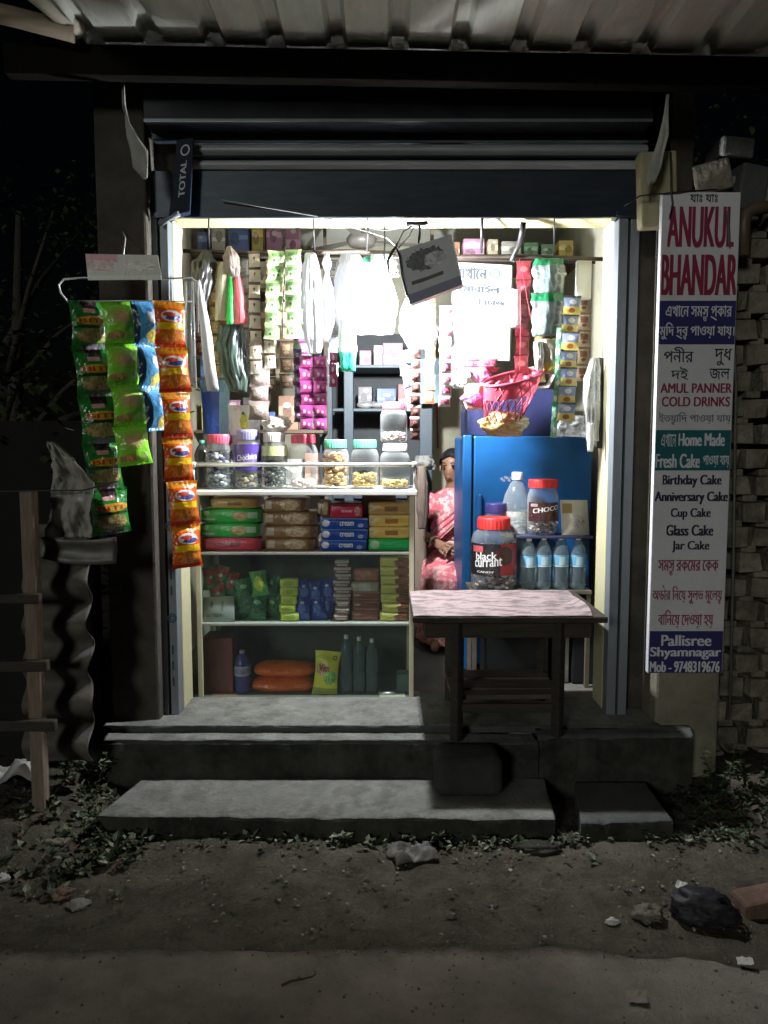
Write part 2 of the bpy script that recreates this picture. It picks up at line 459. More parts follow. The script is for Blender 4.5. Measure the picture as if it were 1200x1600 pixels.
mb = MB(); slab(mb, (a.x,a.y), (b.x,b.y), (c.x,3.03), (d.x,3.03), -.03, .075, 9, .022, 70)
solo(mb, 'concrete_step', [conc_dark, moss], 'short dark concrete slab at the right end of the step, under the sign wall', 'step', (.9,2.9,0))['kind'] = 'thing'

# ================================================================== the shop building
shop = thing('shop_building', 'small street shop with open rolling shutter, cream door frame and concrete plinth', 'shop', (0,3.3,0))
shop['kind'] = 'thing'
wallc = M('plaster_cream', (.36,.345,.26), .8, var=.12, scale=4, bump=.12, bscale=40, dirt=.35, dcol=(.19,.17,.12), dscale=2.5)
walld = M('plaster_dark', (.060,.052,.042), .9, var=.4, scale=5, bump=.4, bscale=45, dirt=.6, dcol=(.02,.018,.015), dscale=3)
paint = M('cream_paint', (.50,.47,.29), .55, var=.07, scale=6, dirt=.25, dcol=(.40,.36,.24), dscale=7, bump=.08)
# plinth: two low treads and the floor behind them
mb = MB()
xl, xr = W(160,1150,3.05).x, W(1085,1165,3.05).x
slab(mb, (xl,3.052), (W(842,1150,3.05).x,3.052), (W(842,1150,3.05).x,3.145), (xl-.02,3.145), -.05, .236, 1, .012)
slab(mb, (W(842,1150,3.05).x+.002,3.055), (xr,3.06), (xr+.02,3.145), (W(842,1150,3.05).x+.002,3.145), -.05, .262, 5, .02, 80)
mb.build('plinth', [conc_dark, moss], shop)
mb = MB(); mb.prism([(xl,3.146),(xr+.02,3.146),(xr+.02,5.6),(xl,5.6)], -.05, F0-.012); mb.build('foundation', conc_dark, shop)
mb = MB(); slab(mb, (xl+.005,3.058), (W(838,1150,3.05).x,3.058), (W(838,1150,3.05).x,3.144), (xl-.01,3.144), .237, .244, 2, .006); mb.build('tread', [conc, conc_dark], shop)
mb = MB(); slab(mb, (xl-.025,3.135), (W(1010,1110,3.3).x,3.135), (W(1010,1110,3.3).x,3.5), (xl-.025,3.5), F0-.0115, F0, 4, .008); mb.build('sill', [conc, conc_dark], shop)
floorm = M('shop_floor', (.16,.15,.13), .7, var=.25, scale=6, dirt=.5, dcol=(.06,.05,.04), bump=.1)
mb = MB(); mb.box((-1.12,3.502,F0-.011), (1.18,5.4,F0-.003)); mb.build('floor', floorm, shop)
# front piers
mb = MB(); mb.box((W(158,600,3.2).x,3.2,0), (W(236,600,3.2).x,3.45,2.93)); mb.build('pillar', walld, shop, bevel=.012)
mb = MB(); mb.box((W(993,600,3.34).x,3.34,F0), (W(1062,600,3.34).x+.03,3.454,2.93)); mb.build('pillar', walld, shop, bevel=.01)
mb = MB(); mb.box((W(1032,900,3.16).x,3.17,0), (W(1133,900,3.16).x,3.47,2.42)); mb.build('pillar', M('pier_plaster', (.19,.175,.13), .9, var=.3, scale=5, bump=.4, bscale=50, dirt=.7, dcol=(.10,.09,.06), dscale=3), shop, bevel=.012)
mb = MB(); lo, hi = W(997,356,3.12), W(1058,238,3.12)
mb.box((lo.x,3.1,lo.z), (hi.x,3.165,hi.z), rot=(0,R(-3),0)); mb.build('corbel', M('corbel_plaster', (.30,.275,.17), .85, var=.2, scale=6, bump=.3, dirt=.5, dcol=(.25,.22,.14)), shop, bevel=.01)
# cream frame round the opening
zi = W(600,341,3.335).z; zt = zi + .045
mb = MB(); mb.box((W(272,700,3.335).x,3.335,F0), (W(279,700,3.335).x,3.49,zi)); mb.build('door_jamb', paint, shop, bevel=.006)
mb = MB(); mb.box((W(950,700,3.335).x,3.335,F0), (W(956,700,3.335).x,3.49,zi)); mb.build('door_jamb', paint, shop, bevel=.006)
mb = MB(); mb.box((W(272,700,3.335).x,3.335,zi+.001), (W(956,700,3.335).x,3.49,zt)); mb.build('lintel', paint, shop, bevel=.006)
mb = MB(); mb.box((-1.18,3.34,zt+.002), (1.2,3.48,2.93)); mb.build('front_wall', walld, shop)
# room shell
zc = 2.80
mb = MB()
mb.box((-1.16,3.481,F0), (-1.10,5.45,zc)); mb.box((1.14,3.481,F0), (1.20,5.45,zc)); mb.box((-1.099,5.38,F0), (1.139,5.45,zc))
mb.box((-1.16,3.455,F0),(W(272,700,3.335).x-.001,3.479,zc)); mb.box((W(956,700,3.335).x+.001,3.455,F0),(1.139,3.479,zc))
mb.build('wall', wallc, shop)
mb = MB(); mb.box((-1.2,3.485,zc+.001), (1.24,5.5,zc+.09)); mb.build('ceiling', M('ceiling_paint', (.52,.52,.46), .85, var=.15, scale=3, dirt=.4, dcol=(.3,.29,.24)), shop)

# ================================================================== rolling shutter
sh = thing('rolling_shutter', 'dark blue steel rolling shutter rolled up over the shop opening with its guide channels', 'shutter', (0,3.28,2.5))
steel = M('shutter_steel', (.030,.040,.055), .42, .5, var=.25, scale=6, dirt=.35, dcol=(.05,.045,.04), stretch=(1,1,6))
rib = M('shutter_rib', (.42,.44,.46), .38, .25, var=.2, scale=5, stretch=(.6,1,8), dirt=.3, dcol=(.1,.09,.08))
chan = M('channel_steel', (.20,.225,.25), .5, .3, var=.15, scale=5, stretch=(6,6,.8), dirt=.4, dcol=(.08,.08,.08), dscale=5)
def zY(py, Y): return W(600, py, Y).z
x0, x1 = W(300,300,3.27).x, W(1008,300,3.27).x
mb = MB(); mb.box((W(236,300,3.25).x,3.262,zY(339,3.26)), (W(998,300,3.25).x,3.285,zY(266,3.26))); mb.build('bottom_slat', steel, sh, bevel=.003)
for p0, p1, col in ((263,249,rib),(247,243,steel),(241,224,rib),(222,219,rib)):
    mb = MB(); za, zb = zY(p0,3.25), zY(p1,3.25); zm = (za+zb)/2; r = (zb-za)/2
    prof = [(3.262 - .016*math.sin(PI*k/10), za + (zb-za)*k/10) for k in range(11)]
    for k in range(10):
        (ya, z_a), (yb, z_b) = prof[k], prof[k+1]
        mb.add([(x0,ya,z_a),(x1,ya,z_a),(x1,yb,z_b),(x0,yb,z_b)], [(0,1,2,3)], 0, True)
    mb.build('shutter_slat', col, sh)
mb = MB(); mb.box((W(236,200,3.24).x,3.25,zY(218,3.25)), (W(1012,200,3.24).x,3.3,zY(191,3.25))); mb.build('slat_housing', steel, sh, bevel=.003)
mb = MB(); mb.box((W(232,190,3.2).x,3.14,zY(190,3.14)), (W(1012,190,3.2).x,3.249,2.92)); mb.box((W(232,190,3.2).x,3.136,zY(190,3.14)-.001), (W(1012,190,3.2).x,3.139,zY(186,3.14)), 1)
mb.build('hood', [M('hood_steel', (.016,.018,.024), .6, .2, var=.3, scale=4), chan], sh)
for (pa, pb) in ((241,271),(957,989)):
    mb = MB()
    xa, xb = W(pa,700,3.27).x, W(pb,700,3.27).x
    zt2 = zY(342,3.27)
    w3 = (xb-xa)
    mb.box((xa,3.262,F0), (xa+w3*.46,3.33,zt2)); mb.box((xb-w3*.42,3.262,F0), (xb,3.33,zt2)); mb.box((xa+w3*.46,3.315,F0),(xb-w3*.42,3.33,zt2))
    ch = mb.build('guide_channel', chan, sh, bevel=.003)
    mk = MB()
    for py in ((822,966,700,580) if pa < 500 else ()):
        cx, cz = xb-w3*.26, zY(py,3.26)
        for r0, r1 in ((.021,.015),(.012,.007)):
            mk.add([(cx+math.cos(2*PI*i/20)*rr,3.2605,cz+math.sin(2*PI*i/20)*rr*1.0) for rr in (r0,r1) for i in range(20)], [(i,(i+1)%20,20+(i+1)%20,20+i) for i in range(20)])
        for q in range(3): mk.box((cx-.004,3.2603,cz-.16-.07*q), (cx+.004,3.2612,cz-.12-.07*q))
    if mk.v: mk.build('maker_mark', M('mark_blue', (.03,.06,.10), .5), ch, off=sh.location)
    mb = MB(); mb.box((xa-.012,3.25,zt2+.001), (xb+.01,3.33,zt2+.02), rot=(0,R(-8 if pa<500 else 8),0)); mb.build('channel_bracket', steel, sh)

# dark blue sign box with TOTAL up its face
def quad3(p): return [W(*q) for q in p]
tb = thing('sign_box', 'narrow dark blue box with white capitals reading upward, at top left of the shutter', 'sign', W(283,280,3.2))
c4 = [W(264,338,3.2), W(297,330,3.2), W(303,214,3.2), W(276,218,3.2)]
mb = MB(); b8 = c4 + [v + Vector((-.012,.055,0)) for v in c4]
mb.add(b8, [(0,1,2,3),(7,6,5,4),(0,4,5,1),(1,5,6,2),(2,6,7,3),(3,7,4,0)])
mb.build('case', M('sign_blue', (.010,.016,.032), .6, var=.2, spec=.15), tb, bevel=.004)
mb = MB()
def bil(u, v, k=0, off=.002):
    a = c4[0].lerp(c4[1], u); b = c4[3].lerp(c4[2], u)
    return a.lerp(b, v) + Vector((0, -off-.0003*k, 0))
write(mb, 'TOTAL', lambda u, v, k: bil(.68-.30*v, .22+.48*u, k), 0, .012)
mb.build('lettering', M('letter_grey', (.42,.46,.50), .5, var=.05), tb)
mb = MB(); mk = [bil(.55+.26*math.cos(2*PI*i/24)*r, .84+.075*math.sin(2*PI*i/24)*r) for r in (1,.72) for i in range(24)]
mb.add(mk, [(i,(i+1)%24,24+(i+1)%24,24+i) for i in range(24)])
mb.build('emblem', M('letter_grey', ()), tb)
mb = MB(); mb.tube([W(250,350,3.24), W(262,342,3.22), W(280,334,3.2)], .012); mb.build('bracket', chan, tb)

# ================================================================== awning of corrugated sheet
aw = thing('sheet_awning', 'pale grey ribbed sheet roof reaching out over the shop front on dark rafters', 'awning', (0,2.6,2.95))
zr = W(620,64,3.0).z
xa, xb, pit = W(128,60,3.0).x, 1.62, S(95,2.9)
xs_ = []
x = xa; k = 0
off0 = W(140,58,3.0).x
segs = []
q = off0
pts = [(xa, 0)]
while q < xb:
    pts += [(q-.040,0),(q-.022,.034),(q+.022,.034),(q+.040,0)]
    q += pit
pts = [p for p in pts if xa <= p[0] <= xb]
pts = [(xa,0)] + pts[1:] + [(xb,0)]
mb = MB(); ysr = [2.3,2.5,2.7,2.85,3.0,3.33]
for y in ysr:
    for xx, h in pts:
        z = zr + h + .012*math.sin(xx*2.1)*0 - (xx-.0)*.018 + .006*noise.noise(Vector((xx*2,y*2,0)))
        mb.v.append(Vector((xx,y,z)))
m_ = len(pts)
for j in range(len(ysr)-1):
    for i in range(m_-1): mb.face([j*m_+i, j*m_+i+1, (j+1)*m_+i+1, (j+1)*m_+i], 0)
o = mb.build('roof_sheet', M('asbestos', (.54,.55,.50), .8, var=.16, scale=4, bump=.2, bscale=40, dirt=.3, dcol=(.30,.30,.27), dscale=3, stretch=(3,.5,1)), aw)
sol = o.modifiers.new('s', 'SOLIDIFY'); sol.thickness = .006; sol.offset = 1
wood = M('old_wood', (.034,.027,.021), .8, var=.4, scale=9, bump=.4, bscale=40, stretch=(1,1,6), dirt=.5, dcol=(.02,.016,.012))
woodx = M('old_wood_flat', (.045,.035,.027), .8, var=.4, scale=9, bump=.4, bscale=40, stretch=(.8,6,6), dirt=.5, dcol=(.02,.016,.012))
mb = MB(); mb.box((-1.42,3.0,zr-.14), (1.62,3.06,zr-.031), rot=(0,R(1.0),0)); mb.build('rafter', M('rafter_dark', (.008,.007,.006), .95, spec=.05), aw, bevel=.004)
mb = MB(); mb.tube([W(-60,8,2.9), W(20,26,2.92), W(118,52,2.95)], .034, 12); mb.build('bamboo_pole', M('bamboo', (.20,.16,.11), .7, var=.3, scale=6, stretch=(.5,6,6)), aw)
mb = MB(); mb.tube([W(40,-20,2.8), W(88,20,2.9), W(128,50,2.97)], .030, 10); mb.build('bamboo_pole', M('bamboo_pale', (.42,.38,.30), .7, var=.25, scale=6), aw)
def flap(pts, Y, label, mat, seed):
    """a torn strip hanging off the awning; pts are (left, right, row) pairs down its length"""
    mb = MB(); rows = []
    for i, (l, r, py) in enumerate(pts):
        a, b = W(l,py,Y), W(r,py,Y)
        for k in range(5):
            p = a.lerp(b, k/4); p.y += .03*noise.noise(Vector((k*.9, i*.8, seed))); mb.v.append(p)
    for i in range(len(pts)-1):
        for k in range(4): mb.face([i*5+k, i*5+k+1, (i+1)*5+k+1, (i+1)*5+k], 0, None, True)
    o = solo(mb, 'torn_flap', mat, label, 'flap', W((pts[0][0]+pts[0][1])/2, pts[0][2], Y), 'torn flaps under the awning')
    s_ = o.modifiers.new('s', 'SOLIDIFY'); s_.thickness = .003
tin = M('torn_sheet', (.34,.34,.31), .75, var=.2, dirt=.5, dcol=(.15,.14,.12))
flap([(190,193,132),(192,197,165),(196,205,195),(199,216,215),(204,230,235),(208,232,262),(224,232,280)], 3.08, 'torn pale strip hanging at the top left of the shutter, above the left pillar', tin, 2)
flap([(1041,1045,148),(1037,1044,180),(1030,1043,212),(1022,1036,238),(1012,1032,262),(1008,1026,282),(1010,1014,292)], 3.0, 'torn grey strip hanging at the top right of the shutter, above the cream corbel', tin, 5)

# ================================================================== pierced brick wall at the right
mb = MB()
bx0, by = W(1140,700,3.33).x, 3.33
bz = 0.0; j = 0
rr = random.Random(3)
while bz < 2.75:
    hh = .112
    xx = bx0 - (0 if j % 2 else .062)
    top = 2.42 + .25*(rr.random())
    while xx < 3.4:
        prob_top = 2.50 + .25*noise.noise(Vector((xx*3, 0, 1))) + .12*(xx-bx0)
        if bz < prob_top:
            jx, jz = rr.uniform(-.008,.008), rr.uniform(-.006,.006)
            mb.box((max(bx0,xx)+jx, by+rr.uniform(-.012,.012), bz+jz), (xx+.098+jx, by+.22, bz+.082+jz), 0, rot=(rr.uniform(-.02,.02), rr.uniform(-.03,.03), rr.uniform(-.05,.05)))
            for v in mb.v[-8:]:
                if v.y < by+.1: v += Vector((rr.uniform(-.007,.007), rr.uniform(-.012,.012), rr.uniform(-.006,.006)))
            if rr.random() < .86:
                mb.box((xx+.012+jx, by+.012, bz+.083), (xx+.075+jx, by+.2, bz+hh+.001), 0)
        xx += .124
    bz += hh; j += 1
brick = M('rough_brick', (.17,.152,.12), .95, var=.55, scale=7, bump=1.0, bscale=38, dirt=.75, dcol=(.055,.05,.042), dscale=9, spec=.1)
solo(mb, 'brick_wall', brick, 'rough pierced wall of pale bricks with dark gaps, beside the tall sign', 'wall', (bx0+.6,3.4,0), bevel=.003, seg=1)['kind'] = 'thing'
# loose blocks on top of it
for i, (l, r, t, bt, tilt, lab) in enumerate(((1126,1180,212,245,4,'pale concrete block lying on top of the pierced brick wall'),
                                           (1092,1150,250,300,-12,'tilted broken block on the pierced wall, close to the top of the tall sign'),
                                           (1150,1200,255,330,8,'dark rubble lump on the pierced wall under the pale block'))):
    mb = MB(); lo, hi = W(l,bt,3.3), W(r,t,3.3)
    mb.box((lo.x,3.3,lo.z), (hi.x,3.46,hi.z), rot=(0,R(tilt),R(tilt)))
    o = solo(mb, 'concrete_block', [conc, brick, conc_dark][i], lab, 'block', ((lo.x+hi.x)/2,3.38,lo.z), bevel=.012)
# pipe bend at the brick wall
mb = MB(); mb.tube([W(1162,400,3.22), W(1162,350,3.22), W(1166,334,3.22), W(1178,326,3.22), W(1215,322,3.22)], .026, 12)
solo(mb, 'drain_pipe', M('pipe_brown', (.10,.065,.045), .5, var=.3), 'brown drain pipe elbow on the brick wall beside the top of the sign', 'pipe', W(1162,400,3.22))

# ================================================================== tin fence and posts at the left
fe = thing('tin_fence', 'rusty corrugated tin sheet fence with torn wavy edge, left of the shop pillar', 'fence', W(95,1200,2.95))
def tin_fn(u, v):
    py = 820 + (1192-820)*v
    l = W(38, py, 2.96); rpx = 137 + 4*math.sin((py-830)/62*2*PI*.5) + 10*noise.noise(Vector((py*.02, 1, 0))) + 9*(py-820)/370
    r = W(rpx, py, 2.96)
    p = l.lerp(r, u)
    ph = py/62*2*PI
    p.y += .022*math.sin(ph) + .05*u*u*noise.noise(Vector((py*.02, u*2, 4)))
    return p
mb = MB(); mb.grid(tin_fn, 24, 110)
rust = M('rusty_tin', (.11,.10,.085), .75, .1, var=.35, scale=5, dirt=.7, dcol=(.040,.022,.014), dscale=4, bump=.25, bscale=30)
o = mb.build('tin_sheet', rust, fe); s_ = o.modifiers.new('s','SOLIDIFY'); s_.thickness = .003
mb = MB()
def flap_fn(u, v):
    p = W(58 + (181-58)*u, 838 + 6*math.sin(u*3) + (34)*v + (8*v*u), 2.90)
    p.y += .02*math.sin(v*3) + .012*noise.noise(Vector((u*4, v*2, 3))); return p
mb.grid(flap_fn, 16, 5); o = mb.build('bent_strip', M('tin_bright', (.13,.125,.115), .5, .3, var=.25, dirt=.4, dcol=(.08,.06,.05)), fe); s_ = o.modifiers.new('s','SOLIDIFY'); s_.thickness = .003
fr = thing('post_rails', 'weathered wooden post with three cross rails standing before the tin fence', 'fence', W(50,1232,2.84))
mb = MB(); g = WZ(50,1232,.05)
mb.box((W(39,900,2.82).x,2.80,-.02), (W(59,900,2.82).x,2.85,W(50,768,2.82).z)); mb.build('post', M('post_wood', (.20,.155,.12), .85, var=.35, scale=8, stretch=(6,6,.8), bump=.4, bscale=40), fr, bevel=.004)
for py, rt, hh in ((931,66,11),(1035,78,13),(1127,90,13)):
    mb = MB(); a, b = W(-120,py-4,2.79), W(rt,py+hh,2.79)
    mb.box((a.x,2.765,b.z), (b.x,2.799,a.z), rot=(0,R(rnd.uniform(-.6,.6)),0)); mb.build('rail', woodx, fr, bevel=.006)
# sacking tied above the fence
mb = MB()
def sack_fn(u, v):
    py = 690 + 150*v
    l = 74 + 6*math.sin(v*5) + 4*v; r = 84 + 60*min(1, v*2.3)**.8
    p = W(l + (r-l)*u, py, 2.93)
    p.y += .05*noise.noise(Vector((u*3, v*3.4, 1))) + .020*noise.noise(Vector((u*8, v*9, 2))) + .014*noise.noise(Vector((u*19, v*14, 6))) + .008*math.sin(u*14 + v*3); return p
mb.grid(sack_fn, 26, 34)
o = solo(mb, 'torn_sack', M('sack_cloth', (.36,.35,.32), .97, var=.25, scale=9, bump=.4, bscale=50, dirt=.5, dcol=(.18,.16,.13)), 'dirty white torn sack hung on wire above the tin fence', 'sack', W(100,830,2.93))
s_ = o.modifiers.new('s','SOLIDIFY'); s_.thickness = .002
mb = MB(); mb.tube([W(-20,768,2.88), W(60,767,2.88), W(132,766,2.9), W(182,752,2.95)], .003, 5)
solo(mb, 'fence_wire', M('wire_dark', (.05,.045,.04), .6), 'thin wire strung across the hanging sack', 'wire', W(60,767,2.88))
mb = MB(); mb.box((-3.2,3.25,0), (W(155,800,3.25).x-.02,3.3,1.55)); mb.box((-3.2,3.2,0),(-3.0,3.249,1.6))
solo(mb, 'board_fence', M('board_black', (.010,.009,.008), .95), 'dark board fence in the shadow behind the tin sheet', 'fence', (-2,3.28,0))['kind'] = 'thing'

# ================================================================== trees in the dark, left and right
def tree(x, y, h, cr, seed, label, nl=2600, low=.35):
    t = thing('tree', label, 'tree', (x, y, 0), None)
    t['kind'] = 'thing'
    r = random.Random(seed)
    mb = MB(); top = Vector((x+.2, y, h*.8))
    mb.tube([Vector((x,y,-.1)), Vector((x+.05,y,h*.3)), Vector((x+.12,y+.05,h*.55)), top], .10, 8, r1=.025)
    tips = []
    for k in range(9):
        a = r.uniform(0, 2*PI); st = Vector((x+.05,y,h*r.uniform(.3,.65))); en = st + Vector((math.cos(a)*cr*r.uniform(.5,.95), math.sin(a)*cr*r.uniform(.4,.8), h*r.uniform(.05,.3)))
        mb.tube([st, st.lerp(en,.5)+Vector((0,0,.08)), en], .035, 6, r1=.008); tips.append(en)
    mb.build('trunk', M('bark', (.05,.04,.03), .9, var=.3, bump=.5), t)
    lf = MB()
    cl = [tp + Vector((r.gauss(0,.12), r.gauss(0,.12), r.gauss(0,.1))) for tp in tips for _ in range(4)] + [Vector((x+r.gauss(0,cr*.5), y+r.gauss(0,cr*.4), h*(low+.65*r.random()))) for _ in range(26)]
    for i in range(nl):
        c = r.choice(cl); p = c + Vector((r.gauss(0,.15), r.gauss(0,.15), r.gauss(0,.12)))
        L = r.uniform(.035,.075); a = r.uniform(0,2*PI); e = r.uniform(-.9,.5)
        d = Vector((math.cos(a)*math.cos(e), math.sin(a)*math.cos(e), math.sin(e))); sdv = d.cross(Vector((0,0,1))).normalized()*L*.32
        k = len(lf.v); lf.v += [p, p+d*L*.45+sdv, p+d*L, p+d*L*.45-sdv]; lf.face([k,k+1,k+2,k+3], r.randrange(2))
    lf.build('crown', [M('leaf_dark', (.035,.060,.022), .55, var=.4), M('leaf_mid', (.060,.085,.030), .5, var=.4)], t, recalc=False)
tree(-1.95, 3.75, 2.0, .7, 11, 'leafy bush behind the left fence, its leaves faintly lit', 3200, .45)
tree(-3.2, 6.5, 4.2, 1.5, 12, 'dark tree in the night far left behind the shop', 3000)
tree(3.0, 6.3, 4.5, 1.5, 13, 'dark tree in the night behind the pierced brick wall', 2600)
# ================================================================== the shop's lamp
lp = W(598,484,3.365)
lamp = thing('hanging_bulb', 'glaring white bulb hanging on a cord in the middle of the shop opening', 'bulb', lp)
mb = MB(); mb.lathe([(.0,-.045),(.022,-.040),(.036,-.022),(.040,0),(.034,.022),(.020,.042)], lp, 20); mb.build('bulb_glass', emit('lamp_light', (.93,.97,1.0), BULB), lamp)
white_pl = M('white_plastic', (.75,.75,.73), .4, var=.05)
black = M('black_plastic', (.02,.02,.022), .45, var=.2)
mb = MB(); mb.lathe([(.021,.040),(.024,.05),(.022,.085),(.008,.10),(0,.10)], lp, 16); mb.build('bulb_holder', white_pl, lamp)
mb = MB(); mb.tube([lp+Vector((0,0,.10)), lp+Vector((.01,.02,.3)), Vector((lp.x+.005, lp.y+.01, zi-.001))], .004, 6); mb.build('cord', black, lamp)

# ================================================================== rail and cords under the lintel
ry = 3.52
mb = MB(); mb.tube([W(286,392,ry), W(420,396,ry), W(560,392,ry), W(700,401,ry), W(812,400,ry), W(944,405,ry)], .009, 8)
solo(mb, 'hanging_rail', M('rail_rust', (.055,.042,.035), .6, .3, var=.4), 'long dark rod hung across the opening that carries the strips of sachets', 'rail', W(600,392,ry))
for k, (xa, xb, lab) in enumerate(((326,328,'thin cord tying the left end of the rail to the lintel'), (490,492,'thin cord on the lintel above the pale green sachet sheets'), (575,573,'thin cord on the lintel above the bright bulb'), (753,752,'thick cord on the lintel above the white notice board'), (866,866,'thin cord on the lintel above the clear green-topped bags'))):
    mb = MB(); a = W(xa,340,3.345); a2 = W(xa,362,3.345)
    mb.tube([a+Vector((0,.012,0)), a, a2, W(xb,394,ry)], .0035 if k != 3 else .007, 6)
    solo(mb, 'cord', black, lab, 'cord', a, 'cords tying the rail to the lintel')
mb = MB(); mb.tube([W(818,347,3.35), W(816,362,3.36), W(812,380,3.42), W(804,396,3.5), W(800,408,3.5)], .013, 8)
solo(mb, 'black_strap', black, 'thick black strap bent over the lintel right of the notice board', 'strap', W(818,347,3.35))
mb = MB(); mb.tube([W(345,312,3.24), W(420,325,3.25), W(492,337,3.26), W(560,352,3.33), W(600,360,3.34), W(655,350,3.34), W(700,346,3.34)], .003, 6)
mb.tube([W(492,337,3.26), W(530,350,3.33), W(575,362,3.36), W(605,372,3.4), W(622,388,3.42)], .0025, 6)
solo(mb, 'sagging_wire', M('wire_grey', (.25,.25,.24), .5), 'thin pale wire sagging from the shutter slat to the lintel', 'wire', W(492,337,3.26))
mb = MB(); mb.tube([W(635,349,3.335), W(650,350,3.33), W(668,348,3.335)], .009, 8); mb.tube([W(655,350,3.33), W(656,362,3.35), W(655,374,3.29)], .006, 8)
mb.tube([W(645,352,3.335), W(630,362,3.36), W(622,378,3.30), W(618,386,3.28)], .004, 6); mb.tube([W(648,352,3.34), W(640,368,3.38), W(622,388,3.30)], .003, 6)
solo(mb, 'wire_knot', black, 'tangled black wire knot on the lintel above the grey carton', 'wire', W(650,350,3.33))

# grey carton hanging from the knot
c4 = [W(640,476,3.29), W(722,445,3.29), W(705,366,3.29), W(622,392,3.29)]
ct = thing('hanging_carton', 'tilted grey cardboard carton hung from the lintel in front of the bulb', 'carton', W(672,420,3.29))
def bil4(c4, off=.0):
    def f(u, v, k=0):
        a = c4[0].lerp(c4[1], u); b = c4[3].lerp(c4[2], u); return a.lerp(b, v) + Vector((0,-off-.0004*k,0))
    return f
bq = bil4(c4)
mb = MB(); fr_ = [bq(u,v) for u,v in ((0,0),(1,0),(1,1),(0,1))]; bk = [p+Vector((.012,.05,.0)) for p in fr_]
mb.add(fr_, [(0,1,2,3)], 0, uvs=[(0,0),(1,0),(1,1),(0,1)]); mb.add(fr_+bk, [(7,6,5,4),(0,4,5,1),(1,5,6,2),(2,6,7,3),(3,7,4,0)], 1)
mb.build('box', [D('carton_print', (.52,.53,.55), [('f',.45,.72,.36,.20,(.13,.13,.14)), ('f',.62,.66,.2,.14,(.5,.5,.5)), ('r',.5,.09,.6,.095,(.22,.23,.32)), ('r',.42,.36,.30,.035,(.09,.08,.07))], .5, wr=.15), M('card_grey', (.30,.29,.27), .7)], ct, bevel=.002)
mb = MB(); mb.tube([W(655,372,3.28), W(654,380,3.282)], .005, 6); mb.build('hook', black, ct)
mb = MB(); mb.tube([W(620,384,3.28), W(612,394,3.27), W(606,408,3.27), W(607,424,3.27), W(614,430,3.27), W(620,425,3.27)], .007, 8, r1=.004)
mb.tube([W(620,388,3.28), W(624,400,3.275), W(628,430,3.275), W(636,462,3.28)], .005, 6); solo(mb, 'curled_cable', black, 'curl of black cable at the left side of the hanging grey carton', 'cable', W(612,394,3.27))

# white notice board with handwriting
c4 = [W(702,560,3.86), W(796,564,3.86), W(800,414,3.86), W(707,409,3.86)]
nb = thing('notice_board', 'white board with handwritten lines hung on the rail right of the grey carton', 'board', W(750,486,3.86))
mb = MB(); bq = bil4(c4); fr_ = [bq(u,v) for u,v in ((0,0),(1,0),(1,1),(0,1))]; bk = [p+Vector((.012,.035,.0)) for p in fr_]
mb.add(fr_+bk, [(0,1,2,3),(7,6,5,4),(0,4,5,1),(1,5,6,2),(2,6,7,3),(3,7,4,0)])
mb.build('panel', M('board_white', (.40,.41,.42), .5, var=.05, dirt=.2, dcol=(.5,.5,.5)), nb, bevel=.003)
mb = MB(); bq = bil4(c4, .0015)
ink = M('ink', (.05,.06,.07), .6)
for s, u0, u1, v0, v1 in (('এখােন',.08,.58,.83,.95),('েমাবাইল',.12,.80,.69,.79),('িরচা{জ|^}',.45,.90,.57,.65),('২',.42,.50,.08,.15)):
    mb = MB(); write(mb, s, lambda u, v, k: bq(u0+(u1-u0)*u, v0+(v1-v0)*v, k), 0, .02); mb.build('lettering', ink, nb)
mb = MB(); ring = [bq(.72+.09*math.cos(2*PI*i/20)*r, .90+.05*math.sin(2*PI*i/20)*r) for r in (1,.75) for i in range(20)]
mb.add(ring, [(i,(i+1)%20,20+(i+1)%20,20+i) for i in range(20)]); mb.build('mark', M('ink_green', (.05,.25,.08), .6), nb)

# ================================================================== the display counter
cy0, cy1 = 3.50, 3.92
cl, crr = W(306,900,cy0).x, W(647,900,cy0).x
ztop = W(600,766,cy0).z; z1 = W(600,863,cy0).z; z2 = W(600,974,cy0).z; z3 = W(600,1093,cy0).z
ctr = thing('display_counter', 'cream framed glass display counter with three tiers of goods in the shop doorway', 'counter', ((cl+crr)/2, cy0, F0))
mb = MB(); mb.box((cl-.006,cy0-.03,ztop-.022), (crr+.012,cy1+.02,ztop)); mb.build('top', M('counter_top', (.74,.72,.68), .4, var=.06), ctr, bevel=.004)
crm = M('cream_frame', (.60,.55,.40), .5, var=.1, dirt=.3, dcol=(.3,.26,.18))
for xa, ya in ((cl,cy0),(crr-.022,cy0),(cl,cy1-.025),(crr-.022,cy1-.025)):
    mb = MB(); mb.box((xa,ya,z3), (xa+.022,ya+.022,ztop-.0225)); mb.build('post', crm, ctr, bevel=.003)
for z in (z1, z2):
    mb = MB(); mb.box((cl+.0225,cy0+.004,z-.012), (crr-.0225,cy1-.03,z)); mb.build('shelf', M('shelf_board', (.42,.42,.38), .5, var=.1), ctr, bevel=.002)
mb = MB(); mb.box((cl-.004,cy0-.006,z3-.014), (crr+.004,cy1,z3-.0005)); mb.build('base', M('counter_base', (.60,.58,.52), .5, var=.1), ctr, bevel=.002)
mb = MB(); mb.box((cl+.0225,cy1-.022,z3), (crr-.0225,cy1-.014,z1-.013)); mb.build('back_panel', M('ply_dark', (.07,.065,.055), .7, var=.2), ctr)
glass = clear('pane_glass', (.92,.97,.95), .035, .06, (.35,.40,.38), .10)
for a, b in ((z2+.003,z1-.0135),(z3+.003,z2-.0135)):
    mb = MB(); mb.box((cl+.0235,cy0-.001,a), (crr-.0235,cy0+.003,b)); mb.build('glass_pane', glass, ctr)
